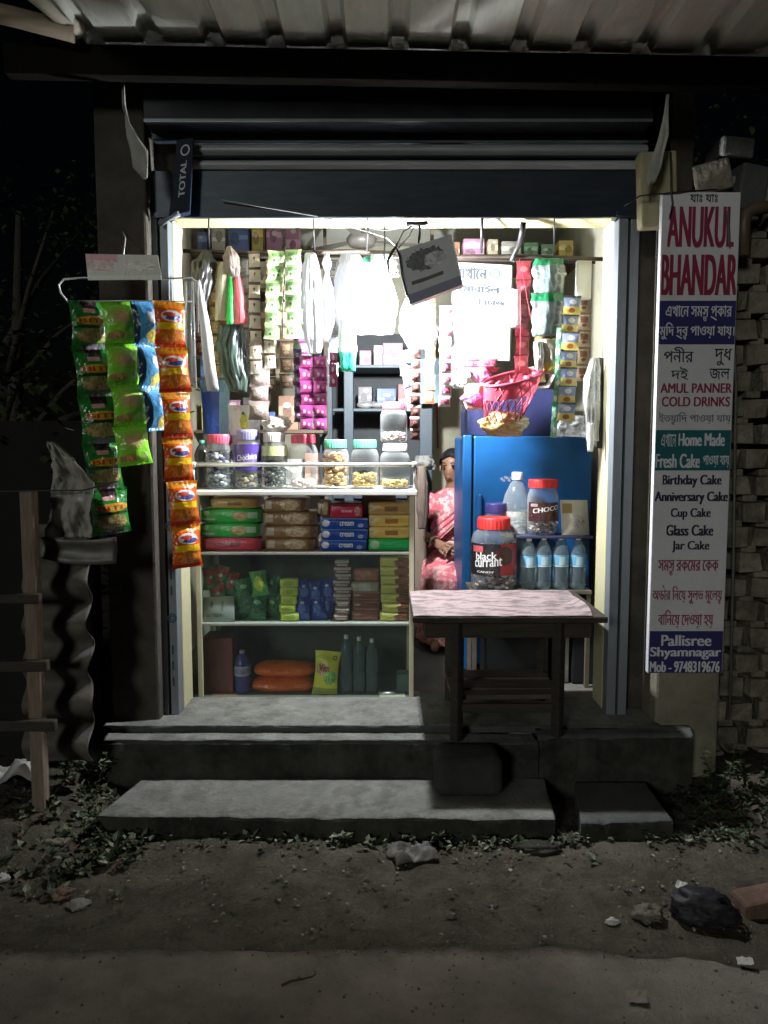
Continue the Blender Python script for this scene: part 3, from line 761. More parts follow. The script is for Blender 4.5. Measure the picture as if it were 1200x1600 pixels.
for xa in (cl+.004, crr-.008):
    mb = MB(); mb.box((xa,cy0+.0235,z3+.002), (xa+.004,cy1-.026,ztop-.024)); mb.build('glass_pane', glass, ctr)
alu = M('aluminium', (.66,.66,.64), .3, .7, var=.08)
zr0 = W(600,726,cy0-.01).z
rl = MB(); rl.tube([(cl,cy0+.38,zr0),(cl,cy0,zr0),(crr,cy0,zr0),(crr,cy0+.38,zr0)], .010, 10); rail = rl.build('guard_rail', alu, ctr)
for xa in (cl, crr):
    mb = MB(); mb.tube([(xa,cy0,ztop),(xa,cy0,zr0)], .006, 8); mb.lathe([(.013,zr0-.012),(.016,zr0),(.013,zr0+.012),(0,zr0+.014)], (xa,cy0,0), 12); mb.build('rail_post', alu, rail, off=ctr.location)
mb = MB(); mb.box((cl+.012,cy0-.002,ztop+.003), (crr-.012,cy0+.002,zr0-.011)); mb.build('guard_glass', clear('guard_glass', (.96,.98,.97), .02, .05, (.4,.44,.43), .06), ctr)
brk = M('red_brick', (.22,.12,.08), .9, var=.3, bump=.5, dirt=.4, dcol=(.25,.22,.18), dscale=6)
for px, lab in ((348,'brick propping up the left end of the display counter'), (612,'pale chipped brick propping up the right end of the display counter')):
    mb = MB(); x = W(px,1100,cy0).x; mb.box((x-.06,cy0+.0,F0), (x+.065,cy0+.11,z3-.0145), rot=(0,0,R(3))); solo(mb, 'brick', brk if px < 400 else M('pale_brick', (.38,.33,.26), .9, var=.3, bump=.5), lab, 'brick', (x,cy0+.06,F0), bevel=.005)

# ================================================================== the table and the block under it
tz = .775
ta, tb_, tc_, td = WZ(645,963,tz), WZ(957,968,tz), WZ(907,921,tz), WZ(648,922,tz)
ty0 = ta.y; ty1 = td.y
tx0, tx1 = ta.x, tb_.x
tbl = thing('wooden_table', 'dark wooden table with a pink patterned sheet on top, standing before the fridge', 'table', ((tx0+tx1)/2, (ty0+ty1)/2, .25))
mb = MB(); mb.box((tx0,ty0,tz-.028), (tx1,ty1,tz-.0035)); mb.build('table_top', woodx, tbl, bevel=.004)
mb = MB(); mb.box((tx0+.05,ty0+.05,tz-.10), (tx1-.05,ty0+.075,tz-.029)); mb.box((tx0+.05,ty0+.0755,tz-.10), (tx0+.075,ty1-.05,tz-.029)); mb.box((tx1-.075,ty0+.0755,tz-.10), (tx1-.05,ty1-.05,tz-.029)); mb.build('apron', woodx, tbl, bevel=.003)
lx0, lx1 = W(714,1050,ty0+.06).x, W(872,1050,ty0+.06).x
ly0, ly1 = ty0+.06, ty1-.08
for (lx, ly, zb) in ((lx0,ly0,.247),(lx1,ly0,.264),(lx0+.01,ly1,F0),(lx1+.02,ly1,F0)):
    mb = MB(); mb.tube([(lx,ly,zb),(lx,ly,tz-.030)], .027, 4, cap=True, r1=.030); mb.build('leg', wood, tbl, bevel=.004)
for k in range(5):
    y = ly0 + .07 + k*(ly1-ly0-.12)/4
    mb = MB(); mb.box((lx0-.02,y-.035,.405+.006*(k%2)), (lx1+.02,y+.035,.425+.006*(k%2)), rot=(0,R(rnd.uniform(-.8,.8)),R(rnd.uniform(-1,1)))); mb.build('shelf_slat', M('slat_wood', (.085,.066,.056), .8, var=.35, scale=7, stretch=(.8,6,6), bump=.3), tbl, bevel=.003)
for y in (ly0, ly1):
    mb = MB(); mb.box((lx0+.02,y-.012,.365), (lx1-.02,y+.012,.402)); mb.build('stretcher', woodx, tbl, bevel=.003)
mb = MB()
def cloth(u, v):
    x = tx0 + .004 + (tx1-.065*(1-.4*v)-tx0)*u + .006*math.sin(v*9)*u; y = ty0+.004 + (ty1-ty0-.008)*v
    z = tz + .003*noise.noise(Vector((u*9, v*6, 3))) + .001
    if u > .93: z += .02*((u-.93)/.07)**1.5*max(0, math.sin(v*4.2))
    return (x, y, max(z, tz-.002))
mb.grid(cloth, 60, 30)
solo(mb, 'table_sheet', M('sheet_print', (.34,.26,.26), .5, var=.2, scale=30, dirt=.85, dcol=(.13,.105,.11), dscale=9, dpos=(.50,.54), stretch=(1,2.4,1), bump=.25, bscale=12), 'pink and grey patterned sheet covering most of the wooden table top', 'table cover', (tx0+.3,ty0+.3,tz))
# block under the front left leg
mb = MB(); a = WZ(735,1250,.085)
bx = (W(680,1245,2.86).x, W(787,1245,2.86).x)
mb.box((bx[0],2.86,.086), (bx[1],3.045,.245))
solo(mb, 'stone_block', M('block_black', (.030,.030,.030), .8, var=.4, bump=.5, bscale=30), 'black rounded stone block on the step under the front left table leg', 'block', (.3,2.95,.086), bevel=.035, seg=4)

# ================================================================== the blue fridge and the rack before it
fx0, fx1, fy = W(737,800,3.92).x, 1.06, 3.92
fz = W(600,681,fy).z
fg = thing('refrigerator', 'bright blue refrigerator behind the table, crates and jars in front of it', 'fridge', (.7,fy,F0))
blue = M('fridge_blue', (.010,.090,.26), .38, var=.15, scale=4, dirt=.35, dcol=(.012,.05,.14), dscale=3.5, bump=.04, bscale=6)
mb = MB(); mb.box((fx0-.045,fy+.035,F0+.02), (fx1,fy+.50,fz-.004)); mb.build('cabinet', blue, fg, bevel=.012)
mb = MB(); mb.box((fx0+.008,fy,F0+.05), (fx1,fy+.032,fz)); mb.build('door', blue, fg, bevel=.008)
mb = MB(); mb.box((fx0-.047,fy-.012,F0+.01), (fx0-.003,fy+.0335,fz+.004)); mb.build('edge_strip', blue, fg, bevel=.006)
mb = MB(); mb.box((fx0-.0025,fy+.006,F0+.05), (fx0+.0075,fy+.0335,fz-.004)); mb.build('gasket', black, fg)
mb = MB(); mb.box((fx0+.03,fy-.022,1.02), (fx0+.05,fy-.001,1.20)); mb.build('handle', blue, fg, bevel=.006)
nv = M('navy_case', (.020,.025,.085), .5, var=.2)
lo, hi = W(730,682,4.0), W(866,608,4.0)
mb = MB(); mb.add([(lo.x,4.0,fz+.001),(hi.x,4.0,fz+.001),(hi.x,4.0,hi.z),(W(750,608,4.0).x,4.0,hi.z),(lo.x,4.0,W(730,640,4.0).z),
                   (lo.x,4.35,fz+.001),(hi.x,4.35,fz+.001),(hi.x,4.35,hi.z),(W(750,608,4.0).x,4.35,hi.z),(lo.x,4.35,W(730,640,4.0).z)],
                  [(0,1,2,3,4),(9,8,7,6,5),(0,5,6,1),(1,6,7,2),(2,7,8,3),(3,8,9,4),(4,9,5,0)])
solo(mb, 'navy_box', nv, 'navy blue box with a clipped corner standing on the fridge', 'box', ((lo.x+hi.x)/2,4.1,fz), bevel=.006)
rk = thing('goods_rack', 'low two-board rack behind the table, bottles below and jars above', 'rack', (.75,3.75,F0))
rz0, rz1 = .752, W(600,837,3.66).z
rx0, rx1 = W(738,900,3.66).x, W(924,900,3.66).x
um = M('rack_wood', (.16,.13,.10), .7, var=.3)
mb = MB(); mb.box((rx0-.01,3.64,rz0-.018), (rx1,3.885,rz0)); mb.build('board', um, rk, bevel=.002)
rxm = W(806,837,3.66).x
mb = MB(); mb.box((rxm,3.645,rz1-.012), (rx1,3.80,rz1)); mb.build('board', M('rack_navy', (.05,.05,.11), .6), rk, bevel=.002)
for x in (rx0+.002, rx1-.024):
    for y in (3.645, 3.862):
        mb = MB(); mb.box((x,y,F0), (x+.02,y+.02,rz0-.019)); mb.build('post', um, rk)
for x in (rxm+.001, rx1-.012):
    mb = MB(); mb.box((x,3.785,rz0+.001), (x+.01,3.797,rz1-.013)); mb.build('post', um, rk)
mb = MB(); mb.box((W(758,1050,3.66).x,3.68,F0+.001), (W(858,1050,3.66).x,3.86,.66)); 
solo(mb, 'dark_crate', M('crate_dark', (.012,.014,.014), .7, var=.3), 'dark crate on the floor under the rack, behind the table legs', 'crate', (.65,3.75,F0), bevel=.006)
mb = MB(); mb.box((W(894,1050,3.7).x,3.70,F0+.001), (W(936,1050,3.7).x,3.84,.70)); solo(mb, 'dark_crate', M('crate_dark', ()), 'narrow black crate added to darken the gap under the rack, by the right jamb', 'crate', (.98,3.77,F0), bevel=.006)  # crate added to darken the bright gap beside the jamb
mb = MB(); mb.box((W(871,1050,3.7).x,3.72,F0+.001), (W(890,1050,3.7).x,3.85,.66)); mb.box((W(871,1050,3.7).x+.01,3.715,.60), (W(890,1050,3.7).x-.01,3.7195,.64),1)
solo(mb, 'grey_carton', [M('card_grey2', (.30,.29,.26), .7), white_pl], 'narrow grey carton on the floor right of the dark crate', 'carton', (.85,3.78,F0), bevel=.003)

# ================================================================== back of the shop: steel cupboard, shelves
cup = thing('steel_cupboard', 'blue grey steel rack with open shelves against the back wall of the shop', 'cupboard', (.05,4.9,F0))
gb = M('steel_bluegrey', (.06,.08,.095), .45, .2, var=.1, dirt=.2, dcol=(.1,.1,.1))
bxs = (W(512,600,4.9).x, W(545,600,4.9).x, W(668,600,4.9).x)
for xa in (bxs[0], bxs[1], bxs[2]):
    mb = MB(); mb.box((xa-.05 if xa != bxs[1] else xa-.03,4.86,F0), (xa+.03,4.9,2.2)); mb.build('upright', gb, cup, bevel=.004)
for z in (.75,1.13,W(600,638,4.88).z, 1.95):
    mb = MB(); mb.box((bxs[0]+.031,4.872,z-.02), (bxs[2]-.051,5.3,z)); mb.build('shelf', gb, cup, bevel=.003)
mb = MB(); mb.box((bxs[0],5.301,F0), (bxs[2],5.33,2.2)); mb.build('back_panel', M('cup_dark', (.05,.057,.062), .6), cup)
bl = W(670,600,4.7)
mb = MB(); lo, hi = W(655,630,4.75), W(690,560,4.75); mb.box((lo.x,4.75,lo.z), (hi.x,4.78,hi.z), rot=(0,R(-3),0)); solo(mb, 'blue_panel', M('panel_pale_blue', (.22,.34,.42), .5), 'pale blue panel hanging at the back, below the grey carton', 'panel', lo)
mb = MB(); mb.tube([W(684,700,5.36), W(683,640,5.36), W(685,560,5.36)], .006, 6); solo(mb, 'red_cable', M('cable_red', (.30,.05,.04), .5), 'thin red cable running down the back wall left of the woman', 'cable', W(684,700,5.36))
mb = MB(); lo, hi = W(648,900,4.55), W(668,722,4.55); mb.box((lo.x,4.55,F0), (hi.x,4.75,hi.z)); solo(mb, 'brown_cabinet', M('cab_brown', (.17,.13,.10), .6, var=.25, stretch=(5,5,.7)), 'narrow brown cabinet between the counter and the seated woman', 'cabinet', (lo.x,4.45,F0), bevel=.004)
# side shelves at left, behind the hanging strips
sv = thing('wall_shelves', 'brown wooden wall shelves at the left side of the shop, full of packs', 'shelves', (-.95,4.3,F0))
bw = M('shelf_brown', (.12,.085,.055), .6, var=.25, scale=6, stretch=(.8,5,5))
vx0, vx1, vy = -1.09, W(505,600,4.45).x, 4.45
szs = [.9, 1.22, W(400,672,vy).z, W(400,590,vy).z, W(400,515,vy).z, W(400,450,vy).z, W(400,395,vy).z]
for z in szs:
    mb = MB(); mb.box((vx0,vy,z-.018), (vx1,vy+.32,z)); mb.build('shelf', bw, sv, bevel=.002)
for x in (vx0+.001, (vx0+vx1)/2, vx1-.02):
    mb = MB(); mb.box((x,vy+.3205,F0), (x+.02,vy+.345,2.78)); mb.build('upright', bw, sv)
lf = thing('loft_shelf', 'high loft shelf at the back right of the shop under the ceiling', 'shelf', (.6,4.5,2.3))
lz = W(800,402,4.5).z
mb = MB(); mb.box((W(668,400,4.5).x,4.5,lz-.02), (1.139,4.95,lz)); mb.build('board', bw, lf)
mb = MB(); mb.box((W(668,400,4.5).x+.02,4.55,lz+.001), (W(668,400,4.5).x+.04,4.6,zc-.001)); mb.build('hanger', bw, lf)
# ceiling fan, only its blade edge shows below the lintel
fn = thing('ceiling_fan', 'dark ceiling fan just under the ceiling behind the lintel', 'fan', W(565,376,4.2))
fc = W(565,374,4.3); fc.z = min(fc.z, zc-.06)
mb = MB(); mb.lathe([(0,-.04),(.07,-.035),(.085,0),(.06,.03),(.02,.04),(.015,zc-fc.z)], fc, 20); mb.build('motor', M('fan_brown', (.10,.09,.08), .4), fn)
for k in range(3):
    mb = MB(); a = R(20+120*k); ca, sa = math.cos(a), math.sin(a)
    mb.add([(fc.x+ca*r-sa*w, fc.y+sa*r+ca*w, fc.z-.005+dz) for dz in (0,.006) for r,w in ((.07,-.02),(.45,-.055),(.45,.055),(.07,.02))], [(3,2,1,0),(4,5,6,7),(0,1,5,4),(1,2,6,5),(2,3,7,6),(3,0,4,7)]); mb.build('blade', M('fan_brown', ()), fn)

# ================================================================== the seated woman
wy, wx = 4.66, .430
skin = M('skin_brown', (.22,.115,.070), .5, var=.08, scale=20)
sari = M('sari_print', (.52,.12,.15), .65, var=.25, scale=60, dirt=.9, dcol=(.60,.40,.37), dscale=26, dpos=(.49,.55), bump=.2, bscale=30)
hairm = M('hair_black', (.010,.009,.009), .4, var=.3)
pr = thing('person', 'woman in a pink and white patterned sari sitting between the counter and the fridge', 'person', (wx, wy, F0))
J = {'pel':(0,.02,.46), 'waist':(0,.03,.60), 'chest':(0,.035,.78), 'neckb':(0,.03,.90), 'neck':(-.006,.015,.955), 'jaw':(-.016,-.012,1.00), 'skull':(-.014,.005,1.065), 'crown':(-.010,.015,1.105),
     'shL':(-.155,.03,.855), 'elL':(-.215,-.04,.655), 'wrL':(-.10,-.20,.60), 'shR':(.155,.03,.855), 'elR':(.215,-.03,.655), 'wrR':(.06,-.215,.585),
     'hipL':(-.085,0,.44), 'knL':(-.10,-.36,.40), 'anL':(-.09,-.37,.075), 'toL':(-.10,-.48,.035), 'hipR':(.085,0,.44), 'knR':(.10,-.36,.40), 'anR':(.09,-.37,.075), 'toR':(.10,-.48,.035)}
RAD = dict(pel=.125, waist=.105, chest=.118, neckb=.062, neck=.045, jaw=.062, skull=.088, crown=.070, shL=.052, elL=.038, wrL=.024, shR=.052, elR=.038, wrR=.024,
           hipL=.085, knL=.055, anL=.033, toL=.025, hipR=.085, knR=.055, anR=.033, toR=.025)
ED = [('pel','waist'),('waist','chest'),('chest','neckb'),('neckb','neck'),('neck','jaw'),('jaw','skull'),('skull','crown'),('chest','shL'),('shL','elL'),('elL','wrL'),('chest','shR'),('shR','elR'),('elR','wrR'),
      ('pel','hipL'),('hipL','knL'),('knL','anL'),('anL','toL'),('pel','hipR'),('hipR','knR'),('knR','anR'),('anR','toR')]
def hand(side, w, fwd, spread):
    w = Vector(w); fwd = Vector(fwd).normalized(); sp = Vector(spread).normalized(); dn = fwd.cross(sp)
    pk = 'pm'+side; J[pk] = tuple(w + fwd*.045); RAD[pk] = .024; ED.append(('wr'+side, pk))
    for i, (L, o) in enumerate(((.060,-.027),(.072,-.009),(.068,.009),(.052,.026))):
        b = w + fwd*.085 + sp*o; m = b + fwd*L*.5 - dn*.006; e = b + fwd*L*.85 - dn*.026
        for nme, p, r in (('a',b,.0095),('b',m,.0085),('c',e,.0065)): J[f'{side}{i}{nme}'] = tuple(p); RAD[f'{side}{i}{nme}'] = r
        ED.extend([(pk, f'{side}{i}a'), (f'{side}{i}a', f'{side}{i}b'), (f'{side}{i}b', f'{side}{i}c')])
    t0 = w + fwd*.03 - sp*.030; t1 = w + fwd*.065 - sp*.048 - dn*.01
    for nme, p, r in (('ta',t0,.012),('tb',t1,.009)): J[side+nme] = tuple(p); RAD[side+nme] = r
    ED.extend([(pk, side+'ta'), (side+'ta', side+'tb')])
hand('L', J['wrL'], (.75,-.62,-.2), (.2,.3,.9)); hand('R', J['wrR'], (-.8,-.5,-.2), (.2,-.3,.9))
keys = list(J); me = bpy.data.meshes.new('body'); me.from_pydata([J[k] for k in keys], [(keys.index(a), keys.index(b)) for a, b in ED], [])
bo = bpy.data.objects.new('body', me); COL.objects.link(bo)
bo.modifiers.new('skin', 'SKIN'); sb = bo.modifiers.new('sub', 'SUBSURF'); sb.levels = sb.render_levels = 2
for i, k in enumerate(keys):
    me.skin_vertices[0].data[i].radius = (RAD[k], RAD[k]); me.skin_vertices[0].data[i].use_root = (k == 'pel')
bpy.context.view_layer.update()
ev = bpy.data.meshes.new_from_object(bo.evaluated_get(bpy.context.evaluated_depsgraph_get()))
bpy.data.objects.remove(bo)
for v in ev.vertices:                                            # flatten and shape the trunk and the face
    c = v.co
    if c.z > .97 and abs(c.x) < .13:
        c.x = -.014 + (c.x+.014)*.86
        if c.y < -.02:
            dx, dz = c.x+.016, c.z-1.035
            c.y -= .020*math.exp(-(dx*dx)/.00018 - (dz+.012)**2/.0005) + .006*math.exp(-(dx*dx)/.0005 - (dz+.05)**2/.0002)
            c.y += .009*(math.exp(-((abs(dx)-.030)**2)/.0003 - (dz-.012)**2/.0002))
    elif .5 < c.z < .9 and abs(c.x) < .15 and c.y > -.12: c.x *= 1.18; c.y = .03 + (c.y-.03)*.8
for p in ev.polygons: p.use_smooth = True
ev.materials.clear(); ev.materials.append(skin)
bo = bpy.data.objects.new('body', ev); COL.objects.link(bo); bo.parent = pr
def loft(name, rings, mat, n=48, pleat=0, pn=13):
    mb = MB()
    def fn(u, v):
        t = v*(len(rings)-1); i = min(int(t), len(rings)-2); f = t-i; f = f*f*(3-2*f)
        a, b = rings[i], rings[i+1]; c = [a[q]+(b[q]-a[q])*f for q in range(5)]
        an = 2*PI*u; k = 1 + pleat*math.sin(an*pn + 3*v)*min(1, v*2) + pleat*.6*noise.noise(Vector((math.cos(an)*2, math.sin(an)*2, v*4)))
        return (c[0]+math.sin(an)*c[3]*k, c[1]-math.cos(an)*c[4]*k, c[2])
    mb.grid(fn, n, 40); o = mb.build(name, mat, pr, off=(0,0,0)); s_ = o.modifiers.new('s','SOLIDIFY'); s_.thickness = .004; return o
loft('skirt', [(0,.03,.60,.135,.11),(0,.0,.52,.175,.155),(0,-.12,.47,.185,.25),(0,-.20,.42,.185,.255),(0,-.24,.30,.19,.20),(0,-.25,.15,.20,.19),(0,-.26,.05,.215,.20)], sari, 90, .035)
loft('blouse', [(0,.03,.605,.142,.108),(0,.03,.70,.150,.112),(0,.032,.78,.165,.122),(0,.032,.85,.172,.105),(0,.030,.895,.105,.085),(0,.028,.915,.075,.066)], sari, 48, .012)
for sx in (-1, 1):
    mb = MB(); s0, s1 = Vector((sx*.135,.03,.865)), Vector((sx*.192,-.01,.735))
    mb.tube([s0, s0.lerp(s1,.5), s1], .060, 14, cap=False, r1=.053); mb.build('sleeve', sari, pr, off=(0,0,0))
    mb = MB(); w_ = Vector(J['wrL' if sx < 0 else 'wrR']); d_ = (Vector(J['elL' if sx < 0 else 'elR'])-w_).normalized()
    mb.tube([w_+d_*.012, w_+d_*.03], .034, 16, cap=False); mb.build('bangle', M('bangle_white', (.65,.55,.40), .3, var=.05), pr, off=(0,0,0))
# pallu across the chest
mb = MB()
def pallu(u, v):
    x = -.15 + .31*v + (u-.5)*.02; z = .62 + .27*v + (u-.5)*.17*(1-.4*v); y = -.105 - .03*math.sin(PI*v) + .006*math.sin(u*22) + (0 if v < .8 else (v-.8)*.55)
    return (x, y, z)
mb.grid(pallu, 24, 24); o = mb.build('pallu', sari, pr, off=(0,0,0)); s_ = o.modifiers.new('s','SOLIDIFY'); s_.thickness = .004
mb = MB()
def hairf(u, v):
    an = 2*PI*u; el = PI*.5 - v*PI*.62
    back = .5-.5*math.cos(an)
    lo_ = (el if back > .40 else max(el, .50 - .9*back + .07*math.cos(an*6)))
    return (-.012+math.sin(an)*math.cos(lo_)*.083, .012-math.cos(an)*math.cos(lo_)*.100, 1.058+math.sin(lo_)*.098)
mb.grid(hairf, 28, 14); mb.blob((-.01,.115,1.03), .045, seed=2, amp=.2); mb.build('hair', hairm, pr, off=(0,0,0))
for sx in (-1, 1):
    mb = MB(); mb.blob((-.016+sx*.029,-.083,1.045), .0085, amp=0); mb.build('eye', M('eye_dark', (.02,.015,.012), .2), pr, off=(0,0,0))
    mb = MB(); mb.blob((-.014+sx*.076,.01,1.03), .018, sq=(.35,.7,1.2), amp=.1); mb.build('ear', skin, pr, off=(0,0,0))
    mb = MB(); mb.tube([(-.016+sx*.014,-.088,1.064),(-.016+sx*.03,-.089,1.068),(-.016+sx*.045,-.080,1.062)], .0035, 6); mb.build('eyebrow', hairm, pr, off=(0,0,0))
mb = MB(); mb.blob((-.017,-.083,.985), .016, sq=(1.1,.45,.35), amp=0); mb.build('mouth', M('lips', (.20,.06,.05), .4), pr, off=(0,0,0))
pr.rotation_euler = (0,0,R(-6))
hc_ = Vector((-.012,.012,0)); hr_ = Matrix.Rotation(R(-14), 3, 'Z')
for o in pr.children:
    for v in o.data.vertices:
        if o.name.split('.')[0] in ('hair','eye','ear','eyebrow','mouth') or (o.name.startswith('body') and v.co.z > .955 and abs(v.co.x) < .13):
            k = min(1, max(0, (v.co.z-.955)/.03)); w_ = v.co - hc_; w_ = w_.lerp(hr_ @ w_, k); v.co = hc_ + w_
st = thing('stool', 'low wooden stool under the seated woman', 'stool', (wx,wy+.03,F0))
mb = MB(); mb.box((wx-.17,wy-.12,F0+.305), (wx+.17,wy+.2,F0+.335)); mb.build('seat', bw, st, bevel=.005)
for sx in (-1,1):
    for sy_ in (-.1,.18):
        mb = MB(); mb.box((wx+sx*.14-.018,wy+sy_-.018,F0), (wx+sx*.14+.018,wy+sy_+.018,F0+.304)); mb.build('leg', bw, st)
# ================================================================== the tall sign
sy_ = 3.06
s00, s10, s11, s01 = W(1009,1052,sy_), W(1127,1059,sy_), W(1159,302,sy_), W(1038,300,sy_)
sx0, sx1, sz0, sz1 = (s00.x+s01.x)/2, (s10.x+s11.x)/2, s00.z, s01.z
sg = thing('shop_sign', 'tall narrow white shop sign with red writing and navy and teal bands, on the right', 'sign', ((sx0+sx1)/2, sy_, sz0))
mb = MB(); mb.box((sx0,sy_,sz0), (sx1,sy_+.03,sz1)); mb.build('board', M('sign_white', (.62,.61,.64), .5, var=.05, dirt=.35, dcol=(.40,.39,.38), dscale=3.5, bump=.12, bscale=5), sg, bevel=.003)
def zs(py): return W(1085, py, sy_).z
def xs_at(px, py): return W(px, py, sy_).x
BC = {'navy':M('band_navy', (.028,.030,.13), .45, var=.08), 'teal':M('band_teal', (.015,.115,.135), .45, var=.08)}
for p0, p1, c in ((470,538,'navy'),(672,735,'teal'),(986,1058,'navy')):
    mb = MB(); mb.box((sx0+.003,sy_-.0016,max(sz0+.002,zs(p1))), (sx1-.003,sy_-.0004,zs(p0))); mb.build('band', BC[c], sg)
inks = [M('ink_red', (.24,.018,.055), .5, var=.05), M('ink_white', (.62,.62,.68), .5, var=.04), M('ink_navy', (.020,.022,.055), .5), M('ink_plum', (.26,.045,.085), .5), M('ink_slate', (.16,.17,.22), .5), M('ink_black', (.02,.02,.022), .5)]
lines = [('যাঃ যাঃ',1078,1121,303,316,5,.006),('ANUKUL',1043,1147,323,387,0,.010),('BHANDAR',1033,1153,398,461,0,.010),
 ('এখােন সম{স|ত} {প|~}কার',1040,1143,477,502,1,.004),('মুিদ {দ|~}{ব|য} পাওয়া যায়।',1030,1149,504,531,1,.004),
 ('পনীর',1037,1083,542,566,2,.012),('দুধ',1116,1143,545,571,2,.012),('দই',1048,1075,573,594,2,.012),('জল',1108,1140,576,593,2,.012),
 ('AMUL PANNER',1032,1143,599,614,0,.004),('COLD DRINKS',1034,1140,620,635,0,.004),('ইত{য|য}ািদ পাওয়া যায়',1029,1142,644,664,4,.004),
 ('এখােন',1033,1056,677,698,1,.012),('Home Made',1060,1132,677,697,1,.008),('Fresh Cake',1024,1093,709,731,1,.008),('পাওয়া যায়',1098,1143,711,730,1,.008),
 ('Birthday Cake',1035,1127,742,762,2,.007),('Anniversary Cake',1023,1138,768,788,2,.006),('Cup Cake',1048,1110,794,812,2,.009),('Glass Cake',1041,1114,820,837,2,.009),('Jar Cake',1050,1108,845,863,2,.009),
 ('সম{স|ত} রকেমর েকক',1028,1122,875,899,3,.006),('অ{ড|^}ার িনেয় সুলভ মূেল{য|য}',1019,1128,914,944,3,.004),('বািনেয় েদওয়া হয়',1028,1114,953,981,3,.006),
 ('Pallisree',1033,1111,992,1009,1,.008),('Shyamnagar',1016,1126,1011,1030,1,.006),('Mob - 9748319676',1015,1124,1033,1050,1,.005)]
mb = MB()
for s, xa, xb, p0, p1, mi, bd in lines:
    pm = (p0+p1)/2
    lat = s[0].isascii(); bd = min(bd*1.35, .013) if lat else min(bd, .0065)*.8
    write_flat(mb, s, max(sx0+.006, xs_at(xa, pm)), min(sx1-.006, xs_at(xb, pm)), zs(p1), zs(p0), sy_-.0022, mi, bd)
mb.build('lettering', inks, sg, recalc=False)
mb = MB(); mb.box((sx0+.05,sy_+.031,sz0+.15),(sx0+.08,3.17,sz0+.18)); mb.box((sx0+.05,sy_+.031,sz1-.2),(sx0+.08,3.17,sz1-.17)); mb.build('bracket', chan, sg)
mb = MB(); mb.tube([W(1048,238,3.05), W(1049,300,3.045), W(1051,318,3.045), W(1046,340,3.045)], .004, 6); mb.tube([W(975,322,3.1), W(1000,306,3.06), W(1060,300,3.05), W(1120,296,3.08)], .003, 6)
solo(mb, 'sign_wire', black, 'black wire drooping over the top edge of the tall sign', 'wire', W(1049,300,3.045))
mb = MB(); mb.tube([W(1137,330,3.03), W(1150,600,3.2), W(1146,880,3.2), W(1140,1120,3.2)], .006, 6)
solo(mb, 'wall_cable', M('cable_grey', (.09,.09,.08), .6), 'grey cable running down the brick wall at the right edge of the tall sign', 'cable', W(1150,600,3.2))

# ================================================================== packets and strips
def surf(w, h, t, seed, seal=.075):
    def f(u, v, side=-1, lift=0):
        pin = 1 - .13*math.sin(PI*v)**.8
        vv = min(1, max(0, (v-seal)/(1-2*seal)))
        b = (max(0, math.sin(PI*u))**.62)*(max(0, math.sin(PI*vv))**.55)
        x = (u-.5)*w*pin; z = -(1-v)*h
        wr = noise.noise(Vector((u*5, v*6, seed*1.9+side)))*.16 + noise.noise(Vector((u*11, v*13, seed*2.3+side)))*.09
        edge = .06*t*math.sin(u*38+seed)*(1-b)*(1 if seal else 0)
        return Vector((x, side*(t*.5*b*(1+wr*1.3)) - edge*.5 + side*lift, z))
    return f
def packet_mesh(w, h, t, mats, seed=0, texts=(), nu=14, nv=16, seal=.075):
    f = surf(w, h, t, seed, seal); mb = MB()
    mb.grid(lambda u, v: f(u, v, -1), nu, nv); mb.grid(lambda u, v: f(1-u, v, 1), nu, nv)
    for s, u0, u1, v0, v1, mi, bd in texts:
        write(mb, s, lambda u, v, k: f(u0+(u1-u0)*u, v0+(v1-v0)*v, -1, .0016+.0004*k), mi, bd)
    o = mb.build('packet', mats, None, recalc=False); me = o.data; bpy.data.objects.remove(o)
    return me
def put(name, me, parent, loc=(0,0,0), rot=(0,0,0), scale=None):
    o = bpy.data.objects.new(name, me); COL.objects.link(o); o.parent = parent; o.location = loc; o.rotation_euler = rot
    if scale: o.scale = scale
    return o
def strip(label, px, py, n, Y, meshes, pw, ph, cols=1, lean=0, rz=0, group=None, name='packet_strip', cat='packet strip', jit=.10, part='packet', curve=0, flip=0):
    """a hanging chain of packets; lean is its sideways drift in metres over its length"""
    t = thing(name, label, cat, W(px, py, Y), group, (0,0,R(rz)), wc=False)
    r = random.Random(int(px*7+py))
    for i in range(n):
        for c in range(cols):
            u = i/max(1, n)
            put(part, meshes[(i+c) % len(meshes)], t, ((c-(cols-1)/2)*pw + lean*u + .004*r.uniform(-1,1), curve*math.sin(u*5) + (.006*(i%2)), -i*ph), (r.uniform(-jit,jit)*.6, -math.atan2(lean, n*ph)*1.0 + r.uniform(-jit,jit)*.35, r.uniform(-jit,jit)*2 + R(flip)*(i/n)))
    return t
red_l = M('print_red', (.45,.02,.02), .4); yel_l = M('print_yellow', (.85,.50,.02), .4); whi_l = M('print_white', (.85,.85,.83), .4); blu_l = M('print_blue', (.03,.06,.35), .4); dkp = M('print_dark', (.03,.02,.02), .4)
def sz(npx, Y): return S(npx, Y)
Yo = 3.02
dg = D('pack_darkgreen', (.024,.20,.035), [('r',.5,.92,.20,.10,(.03,.015,.018)), ('r',.46,.80,.16,.045,(.62,.35,.33)), ('e',.55,.60,.47,.09,(.62,.40,.04)), ('r',.5,.47,.46,.028,(.03,.04,.01)), ('f',.5,.29,.43,.15,(.34,.28,.11)), ('r',.6,.05,.25,.07,(.20,.16,.20))], .16, var=.2, wr=.5)
